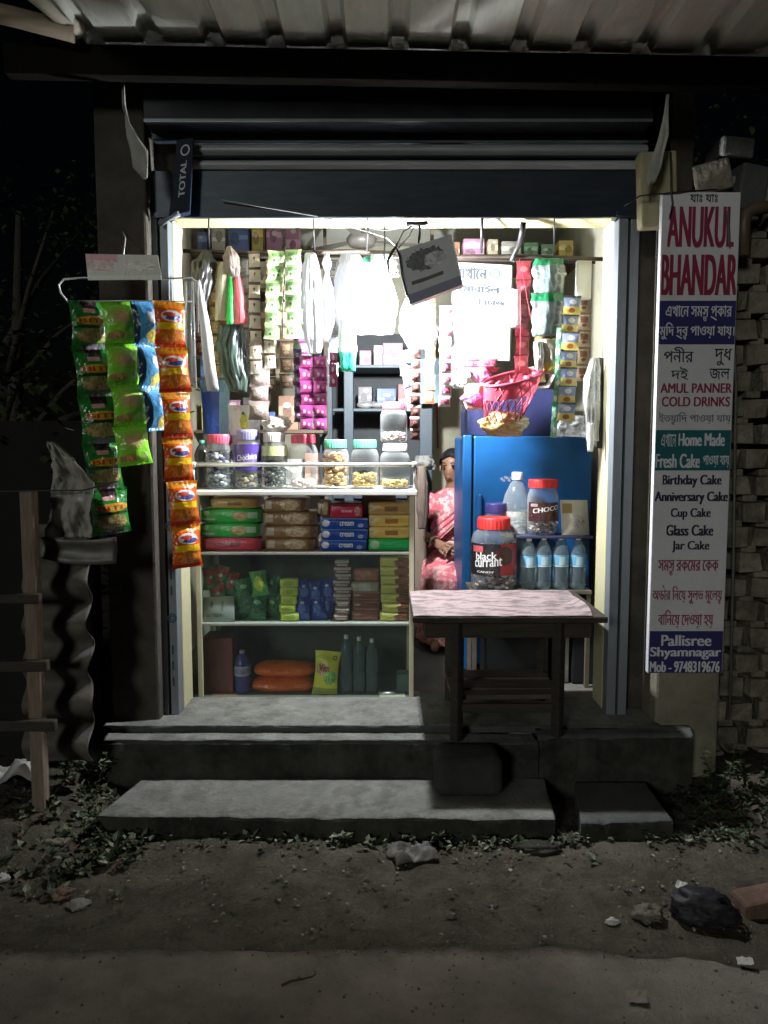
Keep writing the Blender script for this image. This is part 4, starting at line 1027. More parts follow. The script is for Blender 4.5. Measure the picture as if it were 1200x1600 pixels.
lg = D('pack_limegreen', (.24,.72,.045), [('e',.5,.64,.40,.25,(.42,.55,.10)), ('e',.5,.64,.35,.21,(.34,.60,.09)), ('e',.5,.62,.25,.13,(.62,.42,.22)), ('f',.30,.20,.27,.10,(.52,.34,.12)), ('r',.8,.22,.1,.08,(.45,.62,.20))], .2, wr=.4)
lb = D('pack_skyblue', (.10,.38,.72), [('e',.66,.66,.22,.18,(.45,.50,.55)), ('f',.62,.20,.24,.16,(.80,.60,.14)), ('r',.08,.5,.085,.6,(.02,.05,.09)), ('e',.58,.80,.12,.05,(.04,.12,.4))], .18, wr=.4)
og = D('pack_orange', (.80,.115,.010), [('r',.5,.93,.6,.08,(.84,.30,.02)), ('e',.5,.68,.35,.125,(.85,.80,.80)), ('f',.56,.64,.26,.06,(.10,.10,.36)), ('f',.42,.71,.20,.05,(.62,.08,.05)), ('r',.5,.46,.45,.075,(.92,.56,.015)), ('f',.52,.25,.40,.15,(.80,.22,.03)), ('r',.5,.03,.6,.06,(.50,.04,.01))], .2, wr=.45)
dgm = [packet_mesh(sz(64,Yo), sz(73,Yo), .066, [dg, yel_l, red_l], k, [('BITE',.14,.95,.545,.64,2,.010)]) for k in range(3)]
lgm = [packet_mesh(sz(56,Yo), sz(63,Yo), .060, [lg, M('print_pink', (.70,.38,.30), .4)], k+5) for k in range(3)]
lbm = [packet_mesh(sz(48,Yo), sz(67,Yo), .07, [lb], k+9) for k in range(3)]
ogm = [packet_mesh(sz(53,Yo), sz(69,Yo), .062, [og], k+14) for k in range(3)]
G = 'strips of snack packets on the wire hanger outside'
strip('strip of dark green snack packets with yellow lettering, outermost on the wire hanger', 138, 471, 5, Yo, dgm, 0, sz(72,Yo), lean=sz(25,Yo), rz=40, group=G)
strip('strip of four lime green snack packets on the wire hanger, beside the dark green ones', 182, 471, 4, Yo+.01, lgm, 0, sz(63,Yo), lean=sz(24,Yo), rz=40, group=G)
strip('strip of three sky blue snack packets turned sideways on the wire hanger', 226, 471, 3, Yo+.03, lbm, 0, sz(66,Yo), lean=sz(16,Yo), rz=48, group=G, flip=14)
strip('strip of bright orange snack packets with a yellow band, nearest the door jamb', 263, 471, 6, Yo, ogm, 0, sz(69,Yo), lean=sz(24,Yo), rz=40, group=G)
wh = thing('wire_hanger', 'thin white wire hanger holding the snack strips outside the shop', 'hanger', W(200,436,Yo+.02))
wm = M('wire_white', (.62,.62,.60), .4, .3)
mb = MB(); mb.tube([W(106,472,Yo), W(95,458,Yo), W(92,445,Yo), W(100,436,Yo), W(130,434,Yo), W(240,436,Yo+.02), W(300,434,Yo+.05), W(308,442,Yo+.06), W(309,520,Yo+.08)], .004, 8); mb.tube([W(104,471,Yo), W(200,470,Yo), W(300,471,Yo+.03)], .003, 6)
mb.build('wire', wm, wh)
mb = MB(); mb.tube([W(193,398,Yo+.02), W(196,372,Yo+.1), W(192,362,3.195)], .0025, 5); mb.build('tie', wm, wh)
hc = MB(); q = [W(138,438,Yo-.01), W(253,437,Yo-.01), W(247,399,Yo-.01), W(134,397,Yo-.01)]
bq = bil4(q); hc.add([bq(u,v) for u,v in ((0,0),(1,0),(1,1),(0,1))], [(0,1,2,3)], uvs=[(0,0),(1,0),(1,1),(0,1)])
o = solo(hc, 'header_card', D('card_print', (.48,.46,.43), [('r',.2,.86,.24,.16,(.45,.10,.17)), ('s',.18,.55,.2,.2,(.5,.30,.30)), ('f',.75,.55,.20,.2,(.6,.57,.52)), ('r',.5,.08,.6,.1,(.58,.60,.52))], .4, wr=.1), 'white printed card with a pink corner on top of the wire hanger', 'card', W(195,418,Yo-.01))
s_ = o.modifiers.new('s','SOLIDIFY'); s_.thickness = .004; s_.offset = 1

# ---- sachet chains inside the opening
def sach(name, base, shapes, w, h, t=.012, seeds=2, trans=0, texts=(), rough=.25, Y=3.5):
    d = D(name, base, shapes, rough, trans=trans, wr=.3, wscale=14)
    return [packet_mesh(sz(w,Y), sz(h,Y), t, [d, whi_l, dkp], k+20, texts, 8, 8, .09) for k in range(seeds)]
Ys = 3.49
G2 = 'sachet strips on the rail in the opening'
cr_ = sach('sach_cream', (.62,.56,.44), [('r',.5,.90,.5,.10,(.10,.06,.05)), ('e',.5,.55,.10,.08,(.06,.04,.04)), ('e',.5,.48,.05,.12,(.12,.08,.06))], 19, 24)
strip('chain of cream sachets with a dark spot, third bundle from the left jamb', 396, 392, 8, Ys, cr_, 0, sz(23,Ys), group=G2, name='sachet_strip', cat='sachet strip', part='sachet')
strip('short double row of cream and brown sachets below the pale green sheets', 410, 527, 2, Ys+.02, cr_, sz(19,Ys), sz(23,Ys), cols=2, group=G2, name='sachet_strip', cat='sachet strip', part='sachet')
gl = sach('sach_palegreen', (.45,.66,.30), [('s',.5,.70,.3,.12,(.16,.36,.12)), ('e',.38,.35,.08,.10,(.05,.12,.05)), ('e',.66,.38,.06,.08,(.10,.2,.08)), ('r',.5,.04,.6,.05,(.62,.75,.50))], 27, 22)
strip('pale green sheet of sachets, the left of two beside the black cord', 432, 392, 6, Ys-.02, gl, 0, sz(22,Ys), lean=-sz(8,Ys), group=G2, name='sachet_strip', cat='sachet strip', part='sachet')
strip('pale green sheet of sachets, the right of two beside the black cord', 458, 390, 6, Ys-.03, gl, 0, sz(22,Ys), group=G2, name='sachet_strip', cat='sachet strip', part='sachet')
mb = MB(); mb.tube([W(445,385,Ys-.05), W(446,420,Ys-.05), W(443,470,Ys-.05), W(441,528,Ys-.05)], .003, 6)
for py in (415,442,470): mb.blob(W(445,py,Ys-.05), .006)
solo(mb, 'knotted_cord', black, 'knotted black cord hanging between the two pale green sachet sheets', 'cord', W(445,385,Ys-.05))
pk = sach('sach_purple', (.36,.055,.20), [('e',.35,.5,.12,.16,(.70,.45,.55)), ('e',.72,.42,.10,.12,(.60,.35,.5)), ('r',.5,.05,.6,.05,(.14,.02,.09))], 22, 19)
strip('purple pink sheet of small sachets hanging under the white bags', 489, 556, 6, Ys+.03, pk, sz(21,Ys), sz(19,Ys), cols=2, group=G2, name='sachet_strip', cat='sachet strip', part='sachet')
dv = sach('sach_violet', (.10,.06,.13), [('e',.5,.5,.2,.2,(.4,.38,.45))], 14, 19)
strip('dark violet narrow chain of sachets at the left edge of the purple sheet', 465, 545, 6, Ys+.05, dv, 0, sz(19,Ys), group=G2, name='sachet_strip', cat='sachet strip', part='sachet')
mg = sach('sach_magenta', (.36,.07,.15), [('e',.5,.5,.18,.2,(.75,.6,.65))], 14, 18)
strip('short magenta chain of sachets right of the purple sheet', 520, 550, 3, Ys+.04, mg, 0, sz(18,Ys), group=G2, name='sachet_strip', cat='sachet strip', part='sachet')
gy = sach('sach_silver', (.50,.50,.58), [('r',.5,.82,.5,.12,(.10,.10,.16)), ('e',.5,.45,.25,.16,(.75,.75,.8))], 17, 19)
strip('leaning silver grey chain of sachets under the grey carton', 630, 548, 5, Ys, gy, 0, sz(18,Ys), lean=sz(14,Ys), group=G2, name='sachet_strip', cat='sachet strip', part='sachet')
ck = sach('sach_chocolate', (.085,.040,.035), [('r',.5,.9,.5,.10,(.45,.36,.33)), ('e',.5,.5,.25,.14,(.22,.10,.09))], 16, 18)
strip('long dark chocolate brown chain of sachets left of the white and pink one', 649, 540, 8, Ys-.02, ck, 0, sz(18,Ys), group=G2, name='sachet_strip', cat='sachet strip', part='sachet')
wp = sach('sach_whitepink', (.70,.62,.62), [('s',.5,.5,.42,.28,(.50,.12,.20)), ('e',.4,.3,.12,.1,(.8,.75,.75))], 20, 16)
strip('white and pink crinkled chain of sachets below the left corner of the notice board', 696, 478, 9, Ys-.03, wp, 0, sz(17,Ys), group=G2, name='sachet_strip', cat='sachet strip', part='sachet')
rd = sach('sach_red', (.20,.022,.032), [('e',.5,.55,.28,.16,(.30,.09,.09)), ('r',.5,.05,.6,.05,(.16,.02,.02))], 24, 28)
strip('wide red chain of sachets just right of the white notice board', 818, 408, 6, 3.58, rd, 0, sz(29,3.5), group=G2, name='sachet_strip', cat='sachet strip', part='sachet')
yb = sach('sach_yellowblue', (.50,.42,.12), [('r',.5,.66,.6,.24,(.20,.24,.36)), ('e',.55,.66,.22,.14,(.55,.55,.58)), ('e',.5,.22,.20,.13,(.30,.10,.03)), ('r',.5,.95,.6,.06,(.05,.06,.05))], 28, 28)
strip('chain of yellow and blue sachets hanging near the right door jamb', 895, 462, 7, 3.44, yb, 0, sz(27,3.44), lean=-sz(6,3.44), group=G2, name='sachet_strip', cat='sachet strip', part='sachet')
gn = sach('sach_mint', (.16,.36,.24), [('e',.5,.5,.25,.2,(.6,.7,.62))], 11, 24)
strip('narrow mint green chain of sachets left of the yellow and blue chain', 877, 512, 7, 3.46, gn, 0, sz(24,3.46), lean=-sz(10,3.46), group=G2, name='sachet_strip', cat='sachet strip', part='sachet')
br = sach('sach_taupe', (.26,.20,.18), [('f',.5,.5,.3,.25,(.42,.34,.30))], 34, 30, .03)
strip('taupe packets hanging under the short cream and brown sachets', 405, 574, 3, Ys+.06, br, 0, sz(26,Ys), group=G2, name='sachet_strip', cat='sachet strip', part='sachet')

# ---- second row of strips further in, so the opening is as crowded as a village shop is
Yb = 3.72
mb = MB(); mb.tube([W(300,400,Yb), W(420,402,Yb), W(530,400,Yb), W(690,404,Yb), W(930,410,Yb)], .007, 8)
solo(mb, 'hanging_rail', M('rail_rust', ()), 'second dark rod behind the first, carrying the inner strips', 'rail', W(600,392,Yb))
G3 = 'inner sachet strips on the second rod'
row2 = [('coffee', (.16,.10,.07), (.40,.32,.24), 17, 22, 422, 9, 'coffee brown chain of sachets just right of the cream chain, on the second rod'),
        ('maroon', (.20,.045,.05), (.46,.30,.26), 20, 24, 310, 6, 'maroon chain of sachets beside the left jamb, on the second rod'),
        ('ochre', (.34,.22,.06), (.52,.42,.22), 18, 22, 333, 8, 'ochre chain of sachets behind the dark tangled bag, on the second rod'),
        ('grey', (.26,.25,.25), (.46,.44,.42), 22, 26, 378, 7, 'grey chain of sachets behind the pink sleeve, on the second rod'),
        ('plum', (.15,.06,.12), (.42,.30,.40), 18, 20, 474, 10, 'plum chain of sachets behind the left white bag, on the second rod'),
        ('silver', (.42,.42,.42), (.16,.16,.2), 16, 22, 520, 8, 'silver chain of sachets between the white bags, on the second rod'),
        ('rust', (.34,.10,.05), (.55,.40,.24), 18, 22, 672, 10, 'rust red chain of sachets left of the notice board, on the second rod'),
        ('olive', (.20,.19,.08), (.42,.38,.16), 20, 26, 846, 7, 'olive chain of sachets behind the green-topped bags, on the second rod'),
        ('tan', (.36,.27,.17), (.16,.08,.05), 22, 26, 914, 7, 'tan chain of sachets close to the right jamb, on the second rod'),
        ('brown', (.13,.085,.06), (.36,.26,.16), 24, 24, 446, 8, 'dark brown chain of sachets under the pale green sheets, on the second rod')]
for nm_, c1, c2, w_, h_, px, n_, lab in row2:
    ms_ = sach('sach2_'+nm_, c1, [('s',.5,.62,.3,.2,c2), ('e',.5,.28,.22,.10,c2), ('r',.5,.96,.6,.05,[v*.5 for v in c1])], w_, h_, .014)
    strip(lab, px, 404 + (px % 7), n_, Yb-.01, ms_, 0, sz(h_,Yb), group=G3, name='sachet_strip', cat='sachet strip', part='sachet')
# ---- bags
def bag(label, outline, Y, mat, seed, name='plastic_bag', cat='bag', depth=.05, knot=None, group=None, wrk=1.0):
    """soft bag from rows (left px, right px, row px), closed and puffed"""
    mb = MB(); n = 34; rows = []
    c0 = W((outline[0][0]+outline[0][1])/2, outline[0][2], Y)
    def row(v):
        t = v*(len(outline)-1); i = min(int(t), len(outline)-2); f = t-i
        return [outline[i][k] + (outline[i+1][k]-outline[i][k])*f for k in range(3)]
    def fn(u, v):
        l, r, py = row(v); a = 2*PI*u
        c, h = W((l+r)/2, py, Y), sz((r-l)/2, Y)
        d = min(depth, h*1.0) * (.35 + .65*math.sin(PI*min(1, max(0, v)))**.5)
        k = 1 + wrk*(.16*noise.noise(Vector((math.cos(a)*1.6, math.sin(a)*1.6, v*5+seed))) + .09*math.sin(a*5+seed+v*3) + .07*noise.noise(Vector((math.cos(a)*5, math.sin(a)*5, v*9+seed))) + .05*math.sin(a*13+seed*2+v*5+3*noise.noise(Vector((a, v*3, seed)))))
        return Vector((c.x + math.sin(a)*h*k, Y - math.cos(a)*d*k, c.z + .008*noise.noise(Vector((a, v*6, seed)))))
    mb.grid(fn, 52, n)
    nb_ = 53
    mb.face([j for j in range(52)][::-1]); mb.face([n*nb_ + j for j in range(52)])
    if knot: mb.tube([W(knot[0],knot[1],Y), c0], .008, 6)
    return solo(mb, name, mat, label, cat, c0, group)
wf = film('film_white', (.82,.83,.86), .45)
cf = clear('film_clear', (.93,.95,.95), .14, .15, (.72,.74,.75), .4)
bag('white plastic bag, leftmost of the glaring ones beside the bulb', [(478,494,396),(473,500,420),(470,506,470),(476,508,530),(484,500,552)], 3.50, wf, 3)
bag('slim knotted white bag between the two wider white bags', [(508,513,396),(503,517,412),(508,513,425),(503,519,450),(501,521,505),(507,516,535)], 3.49, wf, 5)
bag('round white bag glaring directly left of the bulb', [(534,560,396),(530,572,418),(524,574,450),(522,572,490),(532,566,515)], 3.58, wf, 8, depth=.07)
bag('white bag with a green base hanging below the bulb', [(532,553,500),(530,556,530),(531,556,556),(533,554,580)], 3.47, D('bag_greenbase', (.75,.78,.76), [('r',.5,.9,.6,.30,(.03,.36,.24))], .3, trans=.3), 9, name='printed_bag', cat='bag', depth=.03)
bag('small teal and white packet hanging above the bulb', [(570,584,402),(568,586,420),(570,584,446)], 3.55, film('film_teal', (.10,.50,.36), .3), 4, depth=.015)
bag('white bag added for the glare of white stock between bulb and notice board', [(636,672,466),(626,682,500),(630,684,526),(640,676,545)], 3.74, wf, 14, depth=.04)  # film added where white stock is lost in the bulb's glare
bag('pale white bag added before the bulb for its glow, puffed and nearly shapeless', [(566,596,412),(556,612,440),(552,616,490),(560,610,522)], 3.315, film('film_sheer', (.88,.88,.90), .75), 16, depth=.035)  # sheer film added before the bulb to imitate its bloom
bag('clear white bag added for glare, high between the teal packet and the carton', [(582,612,398),(578,618,414),(580,620,432)], 3.50, wf, 17, depth=.03)  # more film added beside the bulb to widen the white glow
bag('tangled dark plastic bag tied at the left end of the rail', [(316,328,392),(304,336,412),(302,332,440),(306,326,470),(310,322,486)], 3.5, film('film_smoke', (.045,.042,.042), .1, .35), 12, depth=.05, wrk=1.8)
bag('grey bundle of plastic knotted to the rail above the coloured sleeves', [(355,362,385),(350,372,402),(352,376,418),(360,372,432)], 3.48, M('bundle_grey', (.20,.16,.14), .6), 13, depth=.04)
bag('clear sleeve of thin beige packets hanging by the left jamb', [(344,356,410),(338,358,440),(336,358,500)], 3.5, film('film_beige', (.60,.55,.40), .35), 2, depth=.02, wrk=.5)
bag('bright green plastic sleeve beside the pink one near the left jamb', [(358,364,424),(356,365,460),(354,364,506)], 3.49, film('film_green', (.05,.62,.12), .35), 21, depth=.015, wrk=.4)
bag('pink plastic sleeve hanging near the left jamb', [(364,371,412),(364,380,450),(364,386,506)], 3.5, film('film_pink', (.85,.22,.25), .35), 22, depth=.02, wrk=.5)
bag('dark green and black bundle hanging below the coloured sleeves', [(346,378,506),(338,380,540),(348,382,580),(360,384,612)], 3.54, M('bundle_dark', (.035,.055,.045), .35, var=.5, scale=14), 23, depth=.05, wrk=1.4)
bag('long white paper sleeve leaning down from the wire hanger', [(304,312,438),(308,320,470),(314,330,520),(318,336,570),(324,342,610)], 3.3, film('paper_white', (.62,.61,.60), .25, .6), 24, name='paper_sleeve', cat='sleeve', depth=.02, wrk=.25)
bag('clear plastic cover hanging left of the long white paper sleeve', [(291,302,440),(290,304,500),(292,306,560),(296,308,606)], 3.27, clear('film_thin', (.95,.96,.96), .07, .15, (.6,.62,.62), .25), 25, name='plastic_cover', cat='cover', depth=.02, wrk=.7)
bag('clear green-topped bag, upper of two right of the red chain', [(836,878,404),(832,880,420),(834,880,440),(838,876,462)], 3.5, D('bag_greentop', (.20,.25,.25), [('r',.5,.0,.6,.24,(.02,.20,.08)), ('s',.5,.6,.4,.25,(.34,.37,.38))], .1, wr=.3, trans=.2), 31, name='printed_bag', depth=.035)
bag('clear green-topped bag, lower of two right of the red chain', [(832,878,458),(832,878,478),(834,876,505),(836,874,524)], 3.49, D('bag_greentop', (), []), 32, name='printed_bag', depth=.035)
bag('grey bag showing a yellow pack under the green-topped bags', [(838,866,530),(848,880,550),(850,878,576),(852,876,584)], 3.5, D('bag_yellowgrey', (.34,.31,.24), [('r',.5,.75,.6,.2,(.5,.40,.08)), ('e',.5,.35,.2,.12,(.5,.5,.55))], .3), 33, depth=.03)
bag('silver bag hanging left of the grey bag with a yellow pack', [(834,848,534),(836,850,560),(838,848,580)], 3.48, M('foil_silver', (.55,.54,.52), .25, .5), 34, depth=.02)
bag('long clear polythene bag hanging at the right door jamb', [(924,936,560),(914,938,590),(912,936,640),(916,934,690)], 3.40, clear('film_grey', (.85,.86,.86), .4, .2, (.45,.44,.43), .3), 35, depth=.03)
bag('white strip of plastic at the foot of the long clear bag', [(918,928,662),(917,929,685),(918,926,705)], 3.37, white_pl, 36, depth=.01, wrk=.3)
bag('heap of crumpled clear wrap hanging above the fridge corner', [(880,915,650),(868,920,664),(872,916,682)], 3.6, cf, 37, name='plastic_wrap', cat='wrap', depth=.05, wrk=1.8)
bag('white oblong dispenser fixed beside the notice board', [(799,811,452),(798,813,458),(798,813,504),(798,811,511)], 3.55, white_pl, 38, name='dispenser', cat='dispenser', depth=.03, wrk=0)
for k, (o_, c, lab) in enumerate((
  ([(706,768,560),(700,775,570),(708,770,582)], (.55,.10,.16), 'dark pink crumpled packet at the top of the pile under the notice board'),
  ([(722,758,574),(720,770,592),(726,762,604)], (.72,.16,.42), 'bright magenta packet in the pile under the notice board'),
  ([(704,736,580),(702,742,595),(708,736,606)], (.30,.45,.36), 'pale green packet at the left of the pile under the notice board'),
  ([(728,756,600),(724,762,622),(730,752,640)], (.70,.40,.32), 'peach packet low in the pile under the notice board'),
  ([(724,760,616),(722,764,624),(738,758,636)], (.66,.10,.36), 'lowest magenta packet of the pile, touching the pink net basket'))):
    bag(lab, o_, 3.62-.02*k, D('pile_%d' % k, c, [('s',.6,.5,.3,.25,[min(1,x*1.5+.1) for x in c])], .25, wr=.6), 40+k, name='snack_packet', cat='packet', depth=.03, wrk=1.5)
# pink net basket, tray behind it and the golden packet in it
nt_ = thing('net_basket', 'pink net basket with a tilted rim hanging before the fridge', 'basket', W(800,590,3.5))
npk = M('net_pink', (.42,.06,.10), .4, var=.1)
def rim_p(a): return W(803 + 48*math.cos(a), 590 - 10*math.cos(a) + 9*math.sin(a), 3.50 - .11*math.sin(a))
mb = MB(); mb.tube([rim_p(2*PI*i/36) for i in range(37)], .007, 8)
for k in range(5): 
    a = rim_p(PI*.12+PI*.76*k/4); mb.tube([a, a.lerp(W(795,575,3.48), .3)+Vector((0,0,-.01))], .012, 6)
mb.build('rim', npk, nt_)
def bot_p(a): return W(786 + 30*math.cos(a), 655 + 4*math.sin(a), 3.50 - .07*math.sin(a))
mb = MB()
for k in range(18):
    for s_ in (1, -1):
        a0 = 2*PI*k/18; a1 = a0 + s_*.9
        mb.tube([rim_p(a0), rim_p(a0+s_*.45).lerp(bot_p(a0+s_*.45),.5), bot_p(a1)], .0022, 5)
mb.build('netting', npk, nt_)
mb = MB()
def skirt(u, v):
    a = 2*PI*u; p = rim_p(a).lerp(bot_p(a), v*.42); p.y += .004*math.sin(a*7); return p
mb.grid(skirt, 36, 6); o = mb.build('band', film('film_netpink', (.45,.08,.12), .4), nt_)
for px, py in ((812,580),(848,581)):
    mb = MB(); mb.tube([W(px,py,3.52 if px<830 else 3.49), W(814+(px-812)*.4,py-90,3.53), W(812,404,3.525)], .0013, 5); mb.build('cord', npk, nt_)
bag('crumpled golden packet lying in the bottom of the pink net basket', [(770,806,644),(754,822,656),(752,822,668),(768,814,682)], 3.50, D('pack_gold', (.50,.30,.12), [('s',.3,.5,.2,.4,(.75,.62,.42)), ('r',.55,.5,.06,.5,(.70,.48,.08))], .25, wr=.8), 51, name='snack_packet', cat='packet', depth=.06, wrk=1.3)
q = [W(800,612,3.72), W(858,606,3.72), W(874,576,3.72), W(846,570,3.72), W(800,580,3.72)]
mb = MB(); mb.add(q + [p+Vector((0,.02,0)) for p in q], [(0,1,2,3,4),(9,8,7,6,5),(0,5,6,1),(1,6,7,2),(2,7,8,3),(3,8,9,4),(4,9,5,0)]); qi = [p.lerp(W(836,590,3.72), .25)+Vector((0,-.003,0)) for p in q]; mb.add(qi, [(0,1,2,3,4)], 1)
solo(mb, 'framed_picture', [white_pl, M('picture_dark', (.07,.05,.05), .3)], 'tilted white-edged dark picture behind the pink net basket', 'picture', q[0], bevel=.003)
mb = MB(); q0 = W(938,470,3.42); mb.tube([W(938,560,3.45), W(936,600,3.44), W(940,700,3.44)], .02, 6);
solo(mb, 'dark_strap', black, 'dark strap hanging behind the long clear bag at the right jamb', 'strap', W(938,560,3.45))
mb = MB(); lo, hi = W(905,464,3.5), W(920,372,3.5); mb.box((lo.x,3.55,lo.z), (hi.x+.03,3.58,W(905,395,3.5).z-.02)); 
solo(mb, 'switch_board', white_pl, 'pale switch board on the wall at the top right inside the door frame', 'switch board', lo, bevel=.004)
# ================================================================== jars and bottles
pet = clear('jar_clear', (.96,.97,.97), .045, .07, (.75,.78,.79), .38)
def pieces(name, parent, r, z0, z1, cols, size, seed, n, sq=(1,.7,.6)):
    q = random.Random(seed); mb = MB(); mats = [M('sweet_%02d%02d%02d' % tuple(int(v*99) for v in c), c, .4, var=.2) for c in cols]
    for i in range(n):
        rr = (r-size)*math.sqrt(q.random()); a = q.uniform(0, 2*PI)
        if q.random() < .6: rr = (r-size)*q.uniform(.85,1)
        mb.blob((math.sin(a)*rr, -math.cos(a)*rr, z0+size*.6+(z1-z0-size*.6)*q.random()), size*q.uniform(.8,1.15), q.randrange(len(mats)), sq, q.random()*50, .3, q.uniform(0,3))
    o = mb.build(name, mats, parent, recalc=False); o['kind'] = 'stuff'; return o
def wrap(parent, r, z0, z1, mat, a0=-1.3, a1=1.3, texts=(), name='label', tm=None):
    mb = MB(); mb.lathe([(r,z0),(r,z1)], (0,0,0), 28, 0, True, a0, a1)
    for s, u0, u1, v0, v1, mi, bd, sl in texts:
        write(mb, s, lambda u, v, k: (lambda a, z: (math.sin(a)*(r+.0012+.0004*k), -math.cos(a)*(r+.0012+.0004*k), z))(a0+(a1-a0)*(u0+(u1-u0)*u), z0+(z1-z0)*(v0+(v1-v0)*v + sl*u)), mi, bd)
    return mb.build(name, [mat] + list(tm or (whi_l,)), parent, recalc=False)
def jar(label, px, p0, p1, wpx, Y, lidc, cols, fill, zb, seed, lab=None, square=False, neck=.74, lidh=.12, group=None, psz=None, texts=(), tm=None, la=(-1.3,1.3), lv=(.35,.7), cat='jar'):
    """p0 lid row, p1 base row; zb is the height of what it stands on"""
    x = W(px, (p0+p1)/2, Y).x; h = W(px,p0,Y).z - zb; r = sz(wpx, Y)/2
    t = thing('jar', label, cat, (x, Y, zb+.001), group, wc=False)
    b = h*(1-lidh)
    prof = [(0,.004),(r*.80,.003),(r*.93,.008),(r,.02*1),(r,b*.30),(r*.975,b*.32),(r,b*.34),(r,b*.76),(r*.97,b*.80),(r*.88,b*.88),(r*neck,b*.94),(r*neck,b)]
    mb = MB(); mb.lathe(prof, (0,0,0), 28); mb.build('body', pet, t, recalc=False)
    rl = r*neck*1.09
    lm = MB(); lm.lathe([(rl,b*.945),(rl,h*.985),(rl*.96,h),(rl*.8,h*1.0),(rl*.78,h*.99),(0,h*.99)], (0,0,0), 28)
    for k in range(28):
        a = 2*PI*k/28; lm.box((rl*math.sin(a)-.0015, -rl*math.cos(a)-.0015, b*.955), (rl*math.sin(a)+.0015, -rl*math.cos(a)+.0015, h*.97), 0, (0,0,a))
    lm.build('lid', lidc, t)
    if fill > 0:
        ps = psz or r*.26
        pieces('sweets', t, r*.95, .008, b*.86*fill, cols, ps, seed, int(70 + 150*fill))
    if lab: wrap(t, r*1.012, b*lv[0], b*lv[1], lab, la[0], la[1], texts, tm=tm)
    return t
Yj = 3.60; zt_ = ztop + .0
lid_pink = M('lid_pink', (.62,.10,.16), .4, var=.06); lid_red = M('lid_red', (.66,.04,.04), .4, var=.06); lid_grn = M('lid_green', (.13,.46,.30), .4, var=.06); lid_wht = M('lid_white', (.70,.68,.68), .4, var=.06); lid_nvy = M('lid_navy', (.05,.05,.20), .4, var=.06); lid_vio = M('lid_violet', (.30,.28,.50), .4, var=.06)
jar('pet jar with a pink red lid and dark wrapped sweets, leftmost jar on the counter', 344, 679, 759, 46, Yj, lid_pink, [(.05,.05,.08),(.35,.36,.38),(.08,.07,.16),(.5,.5,.5)], .88, zt_, 1)
jar('pet jar with a violet label and small foil sweets, second jar on the counter', 388, 672, 759, 42, Yj, lid_vio, [(.30,.25,.14),(.10,.08,.12),(.42,.36,.22)], .32, zt_, 2, D('lab_violet', (.08,.045,.24), [('s',.6,.4,.2,.2,(.2,.15,.4))], .3), lv=(.36,.86), texts=[('Choclairs',.22,.80,.36,.58,1,.004,.10)])
jar('pet jar with a yellow green label and dark toffees, third jar on the counter', 429, 676, 759, 42, Yj, lid_wht, [(.05,.06,.045),(.16,.17,.12),(.03,.035,.03)], .72, zt_, 3, D('lab_lime', (.48,.52,.25), [('s',.55,.1,.4,.22,(.05,.05,.04))], .3), lv=(.58,.86))
jar('nearly empty pet jar with a pink lid, between the toffee jar and the biscuit jar', 474, 679, 759, 46, Yj, lid_pink, [(.62,.42,.40),(.66,.60,.58)], .20, zt_, 4)
jar('pet jar full of orange cookies with a green lid', 524, 687, 759, 43, Yj, lid_grn, [(.62,.34,.10),(.52,.27,.07),(.66,.42,.16)], .95, zt_, 5, psz=.018)
jar('pet jar a third full of yellow snacks with a green lid', 570, 687, 759, 44, Yj, lid_grn, [(.66,.46,.14),(.60,.38,.10)], .40, zt_, 6, psz=.016)
t7 = jar('pet jar with a white lid that carries a smaller jar on top', 617, 693, 759, 47, Yj, lid_wht, [(.60,.42,.14),(.55,.36,.12)], .25, zt_, 7, psz=.014)
jar('smaller jar with a pink lid and pink sweets, standing on another jar', 615, 629, 693, 42, Yj, lid_pink, [(.62,.45,.42),(.5,.28,.26),(.66,.55,.5)], .34, W(617,692.5,Yj).z, 8, psz=.011)
def bottle(label, px, p0, p1, wpx, Y, zb, lab=None, cap=None, group=None, tint=None, liquid=None):
    x = W(px, (p0+p1)/2, Y).x; h = W(px,p0,Y).z - zb; r = sz(wpx,Y)/2
    t = thing('bottle', label, 'bottle', (x,Y,zb+.001), group, wc=False)
    prof = [(0,.006),(r*.7,.003),(r*.95,.012),(r,.03)]
    for k in range(1, 7): prof += [(r*(.965 if k % 2 else 1), h*(.06+.10*k))]
    prof += [(r*.98,h*.70),(r*.80,h*.80),(r*.45,h*.90),(r*.30,h*.925),(r*.30,h*.945)]
    mb = MB(); mb.lathe(prof, (0,0,0), 22); mb.build('body', tint or pet, t, recalc=False)
    mb = MB(); mb.lathe([(r*.36,h*.935),(r*.36,h*.995),(r*.32,h),(0,h)], (0,0,0), 18); mb.build('cap', cap or white_pl, t)
    if lab: wrap(t, r*1.02, h*.44, h*.66, lab, -PI, PI-.001)
    return t
lab_b = D('lab_waterblue', (.16,.42,.62), [('r',.5,.5,.07,.35,(.45,.62,.72)), ('r',.5,.04,.6,.06,(.5,.65,.72))], .35)
pos = [651+177, 771+75, 874, 902]
for i, (px, lab) in enumerate(((826,'water bottle with a blue label, leftmost of four on the lower rack board'), (849,'second water bottle from the left on the lower rack board, under the red-lidded jar'), (876,'third water bottle from the left on the lower rack board'), (903,'water bottle with a blue label, rightmost of four on the lower rack board'))):
    bottle(lab, px, 838 if i else 840, 921, 25, 3.68, rz0, lab_b, white_pl, 'water bottles on the rack', tint=clear('bottle_water', (.80,.90,.93), .14, .08, (.55,.66,.70), .4))
bottle('small dark bottle with a green cap at the left end of the counter top', 316, 688, 759, 24, 3.72, zt_, None, lid_grn, tint=clear('bottle_smoke', (.35,.38,.36), .35, .1, (.12,.13,.12), .3))
